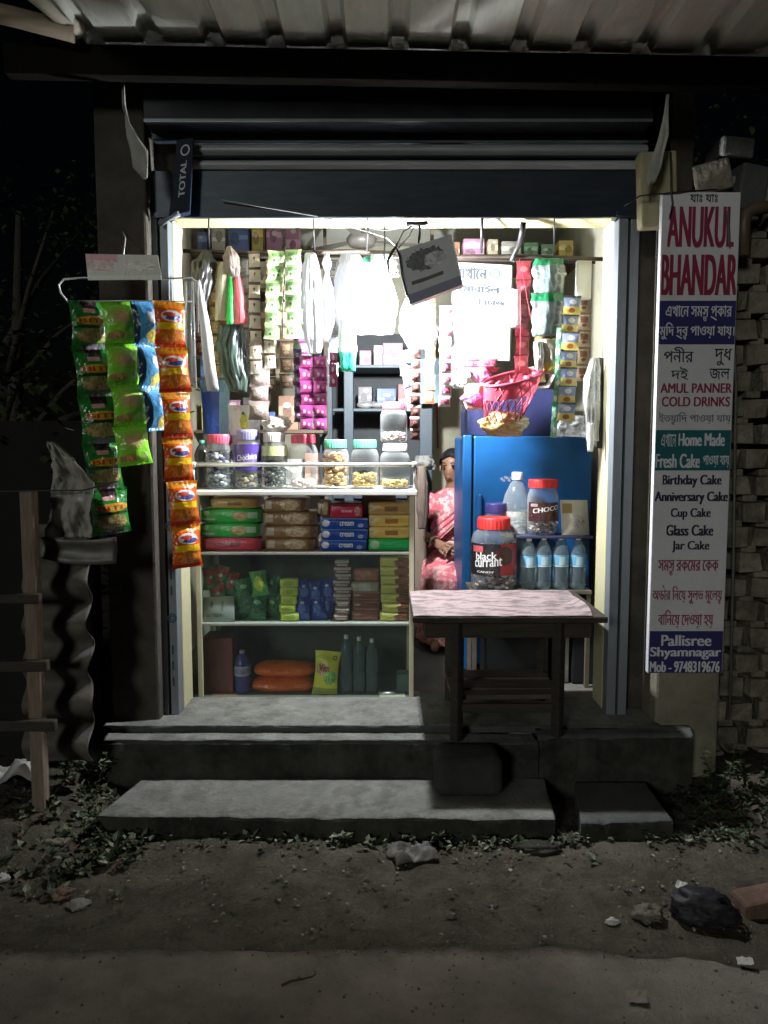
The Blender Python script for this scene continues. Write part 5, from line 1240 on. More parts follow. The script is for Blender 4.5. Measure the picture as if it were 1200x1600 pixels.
bottle('tall clear bottle with pale rings behind the red-lidded jar on the rack', 807, 738, 921, 48, 3.815, rz0, D('lab_milk', (.52,.54,.52), [('s',.5,.5,.4,.3,(.40,.44,.44))], .3), white_pl, tint=clear('bottle_ring', (.75,.84,.86), .22, .1, (.55,.62,.64), .4))
cand = [(.05,.03,.03),(.55,.5,.48),(.12,.05,.05),(.40,.36,.35)]
jar('big red-lidded jar with a black label, left of the water bottles', 771, 808, 921, 71, 3.69, lid_red, cand, .80, rz0, 11, D('lab_black', (.022,.018,.020), [('r',.82,.5,.26,.6,(.32,.02,.025)), ('e',.62,.62,.16,.3,(.06,.02,.02)), ('r',.19,.83,.10,.10,(.55,.10,.12)), ('f',.9,.2,.05,.09,(.5,.2,.2))], .3), lv=(.26,.74), la=(-1.45,1.45), neck=.66, lidh=.11, psz=.015,
    texts=[('black',.17,.50,.48,.72,1,.010,.04),('currant',.15,.58,.24,.50,1,.008,.08),('CANDY',.2,.46,.08,.14,1,.004,.0)])
jar('red-lidded jar with a slanting white stripe, on the upper rack board', 848, 749, 836, 48, 3.72, lid_red, [(.45,.42,.38),(.10,.05,.04),(.3,.25,.22)], .40, rz1, 12, D('lab_darkred', (.055,.020,.020), [('r',.2,.85,.1,.08,(.4,.3,.28))], .3), lv=(.28,.66), neck=.86, lidh=.10, psz=.012,
    texts=[('CHOCO',.18,.86,.42,.66,1,.010,.22),('—',.14,.84,.26,.32,1,0,.22)])
jar('small jar with a navy lid behind the big black-labelled jar', 775, 786, 921, 36, 3.80, lid_nvy, [(.3,.3,.33)], .5, rz0, 13, neck=.86, lidh=.06)
mb = MB(); lo, hi = W(878,834,3.67), W(922,783,3.67)
mb.grid(lambda u, v: (lo.x+(hi.x-lo.x)*u, 3.67+.05*v, rz1+.002+(hi.z-rz1)*v), 1, 1)
o = solo(mb, 'price_card', D('card_cream', (.58,.56,.46), [('r',.24,.76,.18,.14,(.30,.24,.08)), ('f',.62,.38,.24,.2,(.45,.44,.42))], .5, wr=.05), 'cream printed card leaning at the right end of the upper rack board', 'card', ((lo.x+hi.x)/2,3.67,rz1))
s_ = o.modifiers.new('s','SOLIDIFY'); s_.thickness = .006; s_.offset = 1
mb = MB()
for k in range(7): mb.blob(W(784+3*k, 748+3*math.sin(k*2), 3.815), .008, sq=(1,.5,.7), seed=k, amp=.6)
solo(mb, 'plastic_wrap', cf, 'twist of clear wrap at the shoulder of the tall clear bottle', 'wrap', W(790,748,3.815))
# things on the counter behind the jars
for lab, l, r, p0, p1, Y, mats, nm, cat in (
  ('blue and sky blue pack standing at the left end behind the jars', 316, 360, 594, 757, 3.74, D('pack_bluewhite', (.03,.09,.45), [('r',.85,.8,.2,.3,(.30,.55,.75)), ('r',.5,.1,.6,.4,(.35,.35,.36)), ('r',.3,.97,.5,.08,(.20,.40,.65))], .3), 'snack_pack', 'pack'),
  ('white pouch with a yellow print standing behind the violet-labelled jar', 358, 408, 633, 757, 3.70, D('pouch_white', (.62,.58,.66), [('f',.50,.80,.13,.12,(.55,.55,.08)), ('e',.46,.9,.05,.02,(.05,.05,.05)), ('r',.3,.62,.4,.02,(.3,.45,.6))], .3), 'pouch', 'pouch')):
    a, b = W(l,p1,Y), W(r,p0,Y); me_ = packet_mesh(b.x-a.x, b.z-zt_, .05, [mats], 61+l)
    t = put(nm, me_, None, ((a.x+b.x)/2, Y, b.z)); tag(t, lab, cat)
bag('crumpled white bag lying on the lid of the toffee jar', [(412,446,651),(408,457,660),(412,452,668),(416,446,675)], 3.60, M('bag_cream', (.60,.55,.47), .5, var=.15), 71, name='paper_bag', depth=.05, wrk=1.2)

# ================================================================== goods in the counter
def gpack(label, l, r, p0, p1, Y, mat, dz=None, texts=(), tm=None, round_=.012, name='biscuit_pack', cat='biscuit pack', depth=.16, zb=None, group=None, tilt=0):
    a, b = W(l,p1,Y), W(r,p0,Y); z0 = a.z if zb is None else zb
    w, h = b.x-a.x, b.z-a.z
    mb = MB(); nx_, nz_ = 18, 8
    def face(u, v):                                              # a flow pack: puffed front, pinched ends
        e = math.sin(PI*u)**.35; bz = math.sin(PI*v)**.5
        return (a.x+w*u, Y - .012*e*bz - .002*noise.noise(Vector((u*9, v*5, a.x*9))) , z0+h*(.5+(v-.5)*(.80+.20*e)))
    mb.grid(face, nx_, nz_)
    k0 = 0; kk = nx_+1
    top = [nz_*kk+i for i in range(kk)]; bot = [i for i in range(kk)]
    nb0 = len(mb.v); mb.v += [mb.v[i] + Vector((0, depth, 0)) for i in top] + [mb.v[i] + Vector((0, depth, 0)) for i in bot]
    for i in range(nx_):
        mb.face([top[i], top[i+1], nb0+i+1, nb0+i], 0, [(.5,.97)]*4, True); mb.face([nb0+kk+i, nb0+kk+i+1, bot[i+1], bot[i]], 0, [(.5,.03)]*4, True)
        mb.face([nb0+i, nb0+i+1, nb0+kk+i+1, nb0+kk+i], 0, [(.5,.5)]*4)
    for e in (0, nx_):
        mb.face([j*kk+e for j in range(nz_+1)] + [nb0+e, nb0+kk+e], 0, [(.02,.5)]*(nz_+3))
    for s, u0, u1, v0, v1, mi, bd in texts:
        write(mb, s, lambda u, v, k: Vector(face(u0+(u1-u0)*u, v0+(v1-v0)*v)) + Vector((0,-.0022-.0004*k,0)), mi, bd)
    o = solo(mb, name, [mat] + list(tm or (whi_l,)), label, cat, ((a.x+b.x)/2, Y+depth/2, z0), group)
    if tilt: o.rotation_euler = (0, R(tilt), 0)
    return o
Yg = 3.55
dgr = D('bis_green', (.025,.28,.06), [('f',.66,.5,.14,.30,(.42,.32,.18)), ('e',.10,.7,.05,.18,(.30,.55,.30)), ('r',.86,.55,.08,.22,(.35,.5,.4)), ('r',.13,.25,.12,.05,(.15,.4,.2))], .3, wr=.2)
dpk = D('bis_pink', (.42,.05,.11), [('f',.55,.5,.3,.25,(.30,.09,.12)), ('e',.8,.5,.14,.3,(.5,.06,.08))], .3, wr=.3)
dbr = D('bis_brown', (.20,.12,.065), [('f',.60,.55,.22,.42,(.46,.36,.24)), ('r',.12,.55,.07,.32,(.42,.38,.34)), ('r',.92,.5,.06,.5,(.12,.07,.04))], .28, wr=.35)
dbl = D('bis_blue', (.012,.055,.30), [('e',.10,.55,.085,.34,(.45,.50,.62)), ('f',.84,.35,.06,.18,(.35,.38,.5)), ('r',.5,.96,.6,.05,(.18,.32,.6))], .25, wr=.25)
dre = D('bis_red', (.36,.018,.05), [('r',.5,.9,.6,.12,(.14,.015,.02)), ('f',.85,.5,.1,.3,(.45,.25,.22))], .25, wr=.3)
dye = D('bis_yellow', (.48,.34,.085), [('r',.5,.93,.6,.1,(.62,.52,.22)), ('r',.52,.5,.15,.20,(.30,.14,.04)), ('f',.07,.5,.05,.25,(.4,.4,.33)), ('r',.97,.5,.05,.6,(.25,.15,.06))], .28, wr=.2)
dye2 = D('bis_ochre', (.30,.20,.07), [('r',.52,.5,.15,.20,(.18,.10,.04)), ('f',.07,.5,.05,.25,(.3,.28,.2))], .3, wr=.2)
dgn = D('bis_mint', (.02,.34,.09), [('e',.15,.5,.11,.38,(.28,.50,.32)), ('r',.6,.5,.2,.18,(.03,.42,.14))], .3, wr=.2)
ins = 'biscuit packs on the top tier of the counter'
zz = z1 + .001
def stack(rows, l, r, base=859.5, Y=Yg, z=None, depth=.2):
    """rows from the bottom: (label, material, height px, left shift, right shift, texts, tm)"""
    z = zz if z is None else z; pb = base
    for lab, m_, hp, dl, dr, tx, tm in rows:
        a, b = W(l,pb,Y), W(l,pb-hp,Y); hh = b.z-a.z
        gpack(lab, l+dl, r+dr, pb-hp, pb, Y, m_, zb=z, texts=tx, tm=tm, depth=depth, group=ins); z += hh*1.005; pb -= hp
gt = [('biscuits',.05,.24,.2,.38,1,.006)]
stack([('pink biscuit pack at the bottom of the left stack, under the green packs', dpk, 20.5, 0, 0, (), None), ('lower of two green biscuit packs in the left stack', dgr, 22.5, 0, -2, gt, None), ('upper of two green biscuit packs in the left stack', dgr, 22.5, 1, 0, gt, None), ('dim brown pack on top of the green biscuit packs', dye2, 16, 16, -6, (), None)], 313, 408)
stack([('bottom pack of the brown biscuit stack', dbr, 19, 4, -4, (), None), ('second brown biscuit pack from the bottom', dbr, 20, 2, 0, (), None), ('third brown biscuit pack from the bottom', dbr, 21, 0, -1, (), None), ('topmost brown biscuit pack, set back to the left', dbr, 21, 1, -17, (), None)], 411, 496)
bt = [('cream',.40,.70,.34,.70,1,.012)]
stack([('bottom one of three blue biscuit packs', dbl, 16.5, 0, -2, bt, None), ('middle one of three blue biscuit packs', dbl, 17, 1, 0, bt, None), ('top one of three blue biscuit packs, under the red pack', dbl, 17, 1, 0, bt, None), ('red biscuit pack on top of the blue ones', dre, 23, 15, -9, [('CLASSIC',.35,.7,.42,.56,1,.006)], None)], 501, 575)
stack([('bright green pack at the bottom of the yellow stack', dgn, 19, -1, -3, (), None), ('bottom one of three yellow biscuit packs', dye, 18, 0, 0, (), None), ('middle one of three yellow biscuit packs', dye, 18.5, 0, 0, (), None), ('top one of three yellow biscuit packs, browner than the rest', dye2, 19, -1, 0, (), None)], 577, 644)
gpack('small round-ended brown pack wedged between the brown stack and the red pack', 496, 516, 783, 808, Yg+.04, dbr, depth=.10, zb=W(500,808,Yg+.02).z)
mb = MB(); a, b = W(566,790,3.76), W(612,768,3.76); mb.box((a.x,3.76,zz), (b.x+.02,3.78,b.z)); solo(mb, 'paper_sheet', M('paper_dull', (.58,.56,.56), .6), 'white paper sheet standing behind the yellow biscuit stack', 'paper', a)
# middle tier
zm = z2 + .001
def pile(lab, l, r, p0, p1, mat, seed, w_, h_, n, name='snack_pouch', cat='pouch', Y=3.565):
    """a heap of small pouches, every pouch a thing of its own"""
    q = random.Random(seed); ms = [packet_mesh(sz(w_,Y), sz(h_,Y), .035, [mat], seed+k, nu=8, nv=8) for k in range(3)]
    return q, ms
def heap(labels, cells, mats, w_, h_, seed, Y=3.565, cat='pouch', group=None, name='snack_pouch'):
    q = random.Random(seed)
    for i, ((px, py), lab) in enumerate(zip(cells, labels)):
        me_ = packet_mesh(sz(w_,Y), sz(h_,Y), .04, [mats[i % len(mats)]], seed+i, nu=8, nv=8)
        tp = W(px, py-h_/2, Y + .012*(i % 3)); tp.z = max(tp.z, zm + sz(h_,Y)*1.0)
        o = put(name, me_, None, tp, (q.uniform(-.12,.12), q.uniform(-.28,.28), q.uniform(-.4,.4))); tag(o, lab, cat, group)
prg = D('pouch_redgreen', (.04,.16,.05), [('r',.5,.8,.6,.18,(.26,.025,.03)), ('f',.5,.4,.3,.16,(.3,.05,.05)), ('e',.6,.6,.1,.08,(.5,.5,.45))], .15, wr=.7)
pdg = D('pouch_forest', (.014,.085,.035), [('f',.5,.35,.3,.15,(.05,.12,.06)), ('e',.5,.7,.2,.08,(.2,.35,.2))], .14, wr=.8)
plg = D('pouch_limefront', (.06,.22,.05), [('f',.55,.5,.3,.3,(.45,.48,.05))], .15, wr=.6)
pbl = D('pouch_blue', (.015,.03,.22), [('f',.5,.5,.28,.2,(.08,.12,.40)), ('e',.5,.75,.12,.06,(.4,.42,.55))], .14, wr=.8)
heap(['red and green pouch at the far left of the middle tier', 'red and green pouch second from the left in the middle tier', 'red and green pouch lying third from the left in the middle tier', 'lower red and green pouch leaning on the white card'],
     [(328,905),(348,902),(362,912),(338,930)], [prg], 26, 36, 81, group='small pouches on the middle tier')
heap(['dark green pouch behind the white card', 'dark green pouch at the centre of the heap on the middle tier', 'dark green pouch low in the heap beside the white card', 'dark green pouch low in the heap under the lime-fronted pouch', 'tall dark green pouch beside the yellow green stack', 'lower dark green pouch touching the yellow green stack'],
     [(378,925),(396,938),(380,955),(404,957),(426,918),(428,950)], [pdg], 30, 42, 91, group='small pouches on the middle tier')
heap(['green pouch with a lime yellow front on top of the dark green heap'], [(402,912)], [plg], 30, 40, 99, Y=3.545)
heap(['blue pouch at the upper left of the blue heap', 'blue pouch at the top of the blue heap', 'blue pouch at the upper right of the blue heap', 'blue pouch at the lower left of the blue heap', 'blue pouch at the bottom middle of the blue heap', 'blue pouch at the lower right of the blue heap'],
     [(472,925),(492,928),(510,924),(474,952),(494,956),(512,952)], [pbl], 28, 38, 111, group='small pouches on the middle tier')
def column(labf, n, l, r, p0, p1, mats, Y, name, cat, group, jit=2, depth=.10, z=None):
    z = zm if z is None else z
    hp = (p1-p0)/n; pb = p1; q = random.Random(int(l*3+p0))
    for i in range(n):
        a, b = W(l,pb,Y), W(l,pb-hp,Y); hh = b.z-a.z; d = q.uniform(-jit,jit)
        gpack(labf(i), l+d, r+d+q.uniform(-jit,jit), pb-hp, pb, Y, mats[i % len(mats)], zb=z, depth=depth, name=name, cat=cat, group=group); z += hh*1.003; pb -= hp
ORD = ['lowest','second','third','fourth','fifth','sixth','seventh','eighth','ninth','tenth']
yg = D('wrap_yellowgreen', (.42,.46,.05), [('f',.5,.5,.3,.3,(.30,.36,.06)), ('r',.5,.95,.6,.08,(.55,.6,.2))], .3, wr=.4)
column(lambda i: f'{ORD[i]} yellow green packet in the narrow stack left of the blue heap, counted upward', 5, 438, 465, 905, 970, [yg], 3.545, 'snack_packet', 'packet', 'narrow yellow green stack')
wpn = D('wrap_brownpink', (.16,.07,.06), [('r',.5,.85,.6,.16,(.50,.42,.42)), ('r',.5,.4,.35,.14,(.42,.30,.30))], .22, wr=.5)
column(lambda i: f'{ORD[i]} wafer packet in the tall thin brown and white stack, counted upward', 9, 522, 547, 876, 970, [wpn], 3.545, 'wafer_packet', 'packet', 'thin stack of wafer packets', 3)
rbx = D('box_redbrown', (.16,.045,.035), [('r',.5,.94,.6,.08,(.36,.18,.13))], .3, wr=.1)
column(lambda i: f'{ORD[i]} red brown packet right of the wafer stack, counted upward', 3, 550, 593, 925, 970, [rbx], 3.555, 'snack_packet', 'packet', 'red brown stack', 1)
z_ = W(550,925,3.555).z
gpack('silver and brown roll lying on the red brown packets', 548, 592, 909, 924, 3.555, D('wrap_silverbrown', (.30,.24,.20), [('r',.5,.5,.2,.5,(.45,.40,.36))], .2, wr=.4), zb=z_+.001, depth=.09)
gpack('rounded red brown pack topmost beside the yellow banded stack', 553, 592, 888, 908, 3.555, D('wrap_rust', (.28,.09,.06), [('f',.5,.5,.25,.3,(.36,.16,.12))], .25, wr=.5), zb=W(550,908.5,3.555).z, depth=.09)
ybn = D('wrap_yellowband', (.42,.36,.07), [('f',.78,.5,.30,.6,(.20,.06,.03)), ('r',.3,.85,.3,.12,(.55,.50,.2))], .25, wr=.5)
column(lambda i: f'{ORD[i]} yellow and brown packet in the rightmost stack of the middle tier, counted upward', 7, 595, 642, 871, 970, [ybn], 3.545, 'snack_packet', 'packet', 'rightmost yellow stack', 2)
mb = MB(); a, b = W(316,980,3.52), W(366,941,3.52)
mb.grid(lambda u, v: (a.x+(b.x-a.x)*(u*(1-.04*v)), 3.52+.03*v, max(a.z, z2+.002)+(b.z-a.z)*v*(.93+.07*u)), 2, 2)
o = solo(mb, 'paper_card', D('card_grey_print', (.40,.41,.40), [('e',.28,.68,.06,.14,(.18,.18,.18)), ('r',.62,.62,.035,.2,(.2,.2,.2)), ('f',.4,.25,.3,.08,(.26,.27,.27))], .5, wr=.1), 'white printed card leaning inside the middle tier glass at the left', 'card', ((a.x+b.x)/2,3.525,z2))
s_ = o.modifiers.new('s','SOLIDIFY'); s_.thickness = .002
# bottom tier
zl = z3 + .001
mb = MB(); a, b = W(318,1086,3.565), W(363,997,3.565); mb.box((a.x,3.565,zl), (b.x,3.71,b.z)); solo(mb, 'red_box', M('box_maroon', (.20,.035,.045), .5, var=.2), 'plain maroon box standing at the left of the bottom tier', 'box', ((a.x+b.x)/2,3.64,zl), bevel=.004)
bottle('violet bottle standing between the maroon box and the orange sacks', 379, 1016, 1086, 25, 3.585, zl, D('lab_pale', (.35,.35,.42), [('f',.5,.5,.2,.3,(.25,.2,.4))], .3), lid_vio, tint=M('bottle_violet', (.08,.06,.26), .25))
def pillow(label, l, r, p0, p1, Y, mat, dep, zb, seed, name, cat):
    a, b = W(l,p1,Y), W(r,p0,Y); w, h = b.x-a.x, b.z-a.z; mb = MB(); c = Vector(((a.x+b.x)/2, Y+dep/2, zb+h/2))
    def fn(u, v):
        an = 2*PI*v; e = (max(0,1-abs(2*u-1)**4))**.5; k = 1+.12*noise.noise(Vector((u*5, math.cos(an)*1.5, math.sin(an)*1.5+seed)))
        return (c.x+(u-.5)*w, c.y-math.cos(an)*dep/2*(.35+.65*e)*k, c.z+math.sin(an)*h/2*(.12+.88*e)*k)
    mb.grid(fn, 28, 20); return solo(mb, name, mat, label, cat, (c.x,c.y,zb))
orm = D('sack_orange', (.62,.10,.012), [('s',.5,.5,.4,.2,(.66,.15,.03))], .25, wr=.5)
pillow('lower orange packet lying flat in the bottom tier', 390, 490, 1063, 1086, 3.555, orm, .16, zl, 3, 'orange_packet', 'packet')
pillow('upper orange packet lying across the lower orange packet', 394, 492, 1042, 1065, 3.565, orm, .15, W(390,1063.5,3.555).z, 6, 'orange_packet', 'packet')
vim = D('pouch_yellow', (.52,.48,.05), [('f',.35,.60,.28,.14,(.50,.30,.20)), ('f',.68,.42,.26,.16,(.22,.42,.10)), ('e',.80,.86,.10,.05,(.12,.13,.03)), ('e',.80,.86,.06,.03,(.52,.48,.05)), ('r',.5,.08,.6,.1,(.30,.30,.05))], .28, wr=.4)
me_ = packet_mesh(sz(42,3.565), sz(71,3.565), .06, [vim, whi_l, red_l], 131, [('Vim',.18,.62,.56,.72,2,.02)]); a = W(513,1016,3.565)
o = put('pouch', me_, None, (a.x,3.565,zl+sz(71,3.565)+.002), (R(-5),R(5),0)); tag(o, 'yellow pouch with a red word on it, standing right of the orange packets', 'pouch')
for i, (px, lab) in enumerate(((541,'clear bottle at the left of three in the bottom tier'),(561,'clear bottle in the middle of three in the bottom tier'),(581,'clear bottle at the right of three in the bottom tier'))):
    bottle(lab, px, 992+3*i, 1086, 19, 3.585, zl, None, white_pl, 'clear bottles in the bottom tier', tint=clear('bottle_dull', (.62,.68,.72), .28, .15, (.28,.32,.36), .3))
mb = MB(); a, b = W(620,1086,3.59), W(642,1054,3.59); mb.box((a.x,3.59,zl), (b.x,3.67,b.z)); solo(mb, 'green_carton', M('carton_dullgreen', (.12,.16,.15), .5), 'small dull green carton in the right corner of the bottom tier', 'carton', a, bevel=.003)
mb = MB(); mb.blob(W(606,1082,3.555), .03, sq=(1.6,.8,.35), amp=.3); solo(mb, 'foil_packet', M('foil_silver', ()), 'flat foil packet lying before the clear bottles', 'packet', W(606,1086,3.555))
bag('grey cloth bundle on the counter corner beside the woman', [(652,672,712),(646,678,722),(650,678,734)], 4.47, M('cloth_grey', (.16,.155,.14), .8, var=.3), 73, name='cloth_bundle', cat='bundle', depth=.06)
bag('brown paper parcels hanging at the right side of the counter', [(652,664,728),(650,668,760),(652,667,800),(654,664,826)], 4.25, M('parcel_brown', (.11,.08,.06), .7, var=.3), 74, name='paper_parcel', cat='parcel', depth=.05)

# ================================================================== goods on the shelves at the back
PAL = [((.30,.16,.10),'brown'),((.45,.38,.26),'tan'),((.42,.10,.10),'red'),((.10,.16,.34),'blue'),((.50,.48,.44),'white'),((.14,.30,.18),'green'),((.52,.40,.10),'yellow'),((.18,.17,.18),'grey'),((.40,.20,.30),'mauve')]
ORD2 = ['first'] + ORD[1:] + ['eleventh','twelfth','thirteenth']
def fill(x0, x1, y, z, room, seed, where, dim=1.0, hmax=.2):
    q = random.Random(seed); x = x0 + .01; i = 0; used = {}
    while x < x1 - .06:
        w = q.uniform(.055,.13); h = min(room*.88, q.uniform(.09,hmax)); c, nm = q.choice(PAL)
        if x + w > x1: break
        used[nm] = used.get(nm, 0) + 1; size = 'tall' if h > .15 else ('wide' if w > .1 else 'small')
        lab = f'{size} {nm} carton, {ORD2[i]} from the left {where}'
        sh_ = [('r',.5,q.uniform(.2,.8),.6,q.uniform(.05,.15),[min(1,v*1.7+.06) for v in c]), ('f',q.uniform(.3,.7),q.uniform(.3,.6),.25,.2,[v*.6 for v in c]), ('e',q.uniform(.3,.7),q.uniform(.6,.9),.2,.08,(.6,.58,.52))]
        mb = MB(); mb.box((x,y+q.uniform(.0,.03),z), (x+w,y+.14,z+h), rot=(0,0,q.uniform(-.1,.1)))
        solo(mb, 'carton', D(f'carton_{seed}_{i}', c, sh_, .45, wr=.1), lab, 'carton', (x+w/2,y+.07,z), f'cartons {where}', bevel=.003)
        x += w + q.uniform(.004,.03); i += 1
for k, (z, nxt) in enumerate(zip(szs, szs[1:]+[zc])):
    fill(vx0+.02, vx1-.02, vy+.02, z+.001, nxt-z-.02, 200+k, ['on the lowest wall shelf','on the second wall shelf','on the third wall shelf','on the fourth wall shelf','on the fifth wall shelf','on the sixth wall shelf','on the topmost wall shelf'][k])
fill(W(690,400,4.5).x, 1.10, 4.55, lz+.001, .16, 300, 'on the loft shelf under the ceiling', hmax=.12)
for k, z in enumerate((W(600,638,4.88).z, 1.95)): fill(bxs[1]+.05, bxs[2]-.06, 4.95, z+.001, .3, 320+k, ['on the shelf of the steel rack','on the top shelf of the steel rack'][k], hmax=.17)
for k in range(3):
    mb = MB(); p = W(572+18*k, 634-3*(k%2), 4.9); mb.blob((p.x,4.91,W(600,638,4.88).z+.022), .045, sq=(1.3,.6,.5), seed=k, amp=.5)
    solo(mb, 'foil_packet', M('foil_silver', ()), ['left','middle','right'][k] + ' one of the crumpled silver packets on the steel rack shelf', 'packet', (p.x,4.91,p.z-.03))
mb = MB(); p = W(568,668,4.95); mb.lathe([(0,0),(.05,0),(.055,.03),(.045,.09),(.055,.12),(.03,.15),(0,.16)], (p.x,4.95,1.131), 18)
solo(mb, 'black_pot', M('pot_black', (.02,.02,.022), .25, .3), 'dark rounded pot standing on the lower shelf of the steel rack', 'pot', (p.x,4.95,1.13))

# ================================================================== plants, leaves and litter on the ground
lfm = [M('weed_dark', (.022,.036,.016), .6, var=.4), M('weed_mid', (.048,.066,.032), .55, var=.4), M('weed_pale', (.17,.18,.12), .55, var=.3), M('leaf_dry', (.09,.062,.04), .8, var=.4)]
def leaf(mb, p, L, a, e, mi, wd=.34):
    d = Vector((math.cos(a)*math.cos(e), math.sin(a)*math.cos(e), math.sin(e))); s_ = d.cross(Vector((0,0,1)))
    s_ = s_.normalized()*L*wd if s_.length > 1e-6 else Vector((L*wd,0,0)); k = len(mb.v)
    up = Vector((0,0,L*.10)); mb.v += [p, p+d*L*.35+s_+up, p+d*L-up*.5, p+d*L*.35-s_+up, p+d*L*.4-up*.3]
    mb.face([k,k+1,k+2,k+4], mi); mb.face([k,k+4,k+2,k+3], mi)
def scatter(name, n, zone, seed, mis, Lr, label, er=(-.1,.9), zoff=.004):
    q = random.Random(seed); mb = MB()
    for i in range(n):
        x, y = zone(q); p = Vector((x, y, hgt(x,y)+zoff))
        a0 = q.uniform(0, 2*PI)
        for k in range(q.choice((1,2,3,4))):
            leaf(mb, p + Vector((q.gauss(0,.008),q.gauss(0,.008),q.uniform(0,.02))), q.uniform(*Lr), a0 + k*2.1 + q.uniform(-.4,.4), q.uniform(*er), q.choice(mis))
    o = mb.build(name, lfm, None, recalc=False); tag(o, label, name.split('_')[0], None, 'stuff')
def ze(q):                                                       # the strip along the foot of the steps, in clumps
    while True:
        x = q.uniform(-1.1,1.35); dens = noise.noise(Vector((x*3.5, 5, 1)))
        if q.random() < .30 + .9*max(0, dens) + (.25 if x > -.1 else 0): break
    return x, 2.72 - abs(q.gauss(0,.045)) + (.0 if x < .75 else .03)
scatter('weeds', 250, ze, 5, [0,0,1,1,2], (.014,.034), 'low weeds growing along the foot of the concrete step')
scatter('weeds', 330, lambda q: (lambda x: (x, q.uniform(2.35,3.1) if x < -1.02 else q.uniform(2.5,2.95)))(-.86-abs(q.gauss(0,.32))), 6, [0,0,0,1,1,2,3], (.015,.045), 'tangle of weeds and dry leaves at the foot of the tin fence', er=(.0,1.2))
scatter('weeds', 240, lambda q: (q.gauss(1.38,.20), q.gauss(2.9,.13)), 7, [0,0,0,1,3], (.015,.04), 'dark weeds and leaves at the foot of the pier under the sign', er=(.0,1.2))
scatter('litter', 240, lambda q: (q.uniform(-1.6,1.6), q.uniform(2.12,2.7)), 8, [3,3,1,2], (.008,.022), 'small dry leaves and scraps scattered on the dirt', er=(-.05,.3))
mb = MB(); q = random.Random(12)
for i in range(4200):
    x, y = q.uniform(-1.8,1.8), q.uniform(1.75,2.75)
    if y < 2.05 and q.random() < .55: continue
    r = q.choice((.0012,.0015,.002,.002,.0025,.003,.004,.0065)); z = hgt(x,y) if y > 2.12 else .005
    k = len(mb.v); mb.v += [Vector((x+math.cos(a)*r*q.uniform(.7,1.2), y+math.sin(a)*r*q.uniform(.7,1.2), z-.001)) for a in (0,1.26,2.5,3.8,5)] + [Vector((x,y,z+r*.9))]
    for j in range(5): mb.face([k+j, k+(j+1)%5, k+5], q.randrange(3), None, False)
tag(mb.build('gravel', [M('grit_dark', (.06,.05,.04), .9), M('grit_mid', (.09,.075,.06), .9), M('grit_pale', (.16,.145,.12), .9)], None), 'grit and pebbles scattered over the dirt and the road edge', 'gravel', None, 'stuff')
def plant(px, py, h, seed, label, zb=None):
    g = WZ(px, py, .03); t = thing('weed_plant', label, 'plant', (g.x,g.y,hgt(g.x,g.y)-.01), 'weed plants around the step'); q = random.Random(seed); z0 = hgt(g.x,g.y)-.01
    st_ = MB(); lf_ = MB()
    for k in range(4):
        a = q.uniform(0,2*PI); e = Vector((g.x+math.cos(a)*h*.4, g.y+math.sin(a)*h*.25, z0+h*q.uniform(.7,1))); b = Vector((g.x,g.y,z0))
        st_.tube([b, b.lerp(e,.5)+Vector((0,0,h*.1)), e], .003, 5, r1=.0015)
        for j in range(8):
            leaf(lf_, b.lerp(e, .25+.1*j)+Vector((0,0,h*.06)), q.uniform(.022,.042), q.uniform(0,2*PI), q.uniform(-.3,.7), q.choice((0,1,1,2)))
    st_.build('stem', lfm[0], t); lf_.build('foliage', lfm, t, recalc=False)
for k, (px, py, h, lab) in enumerate(((152,1238,.17,'leafy weed plant at the left corner of the plinth, beside the tin sheet'), (205,1228,.08,'low weed plant on the left end of the step'), (105,1236,.13,'bushy weed plant at the foot of the tin fence'), (140,1300,.10,'weed plant at the left front corner of the step slab'),
        (535,1306,.05,'small weed plant at the middle of the step front'), (690,1303,.05,'small weed plant in front of the step, under the stone block'), (765,1300,.05,'weed plant at the step front right of the stone block'), (1120,1250,.22,'dark leafy weed plant under the lower end of the tall sign'), (1165,1240,.18,'dark weed plant at the foot of the pierced brick wall'))):
    plant(px, py, h, 30+k, lab)
def crumple(label, px, py, r, mat, seed, sq=(1,1,.6), name='litter_scrap', cat='litter', sink=.3, z=None, amp=.75):
    g = WZ(px, py, .01); zz_ = hgt(g.x,g.y) if g.y > 2.12 else .005
    bm = bmesh.new(); bmesh.ops.create_icosphere(bm, subdivisions=4, radius=1); mb = MB(); c = Vector((g.x, g.y, zz_ + r*sq[2]*(1-sink)))
    for v in bm.verts:
        d = v.co; k = 1 + amp*.55*noise.noise(d*1.6+Vector((seed,seed*2,0))) + amp*.5*abs(noise.noise(d*3.3+Vector((0,seed,seed)))) - amp*.32*abs(noise.noise(d*8+Vector((seed,0,seed)))); mb.v.append(c + Vector((d.x*r*sq[0]*k, d.y*r*sq[1]*k, d.z*r*sq[2]*k)))
    for f in bm.faces: mb.face([v.index for v in f.verts], 0, None, True)
    bm.free(); return solo(mb, name, mat, label, cat, (g.x,g.y,zz_))
lw = M('litter_white', (.55,.54,.50), .6, var=.2); lg_ = M('litter_grey', (.24,.23,.21), .7, var=.3)
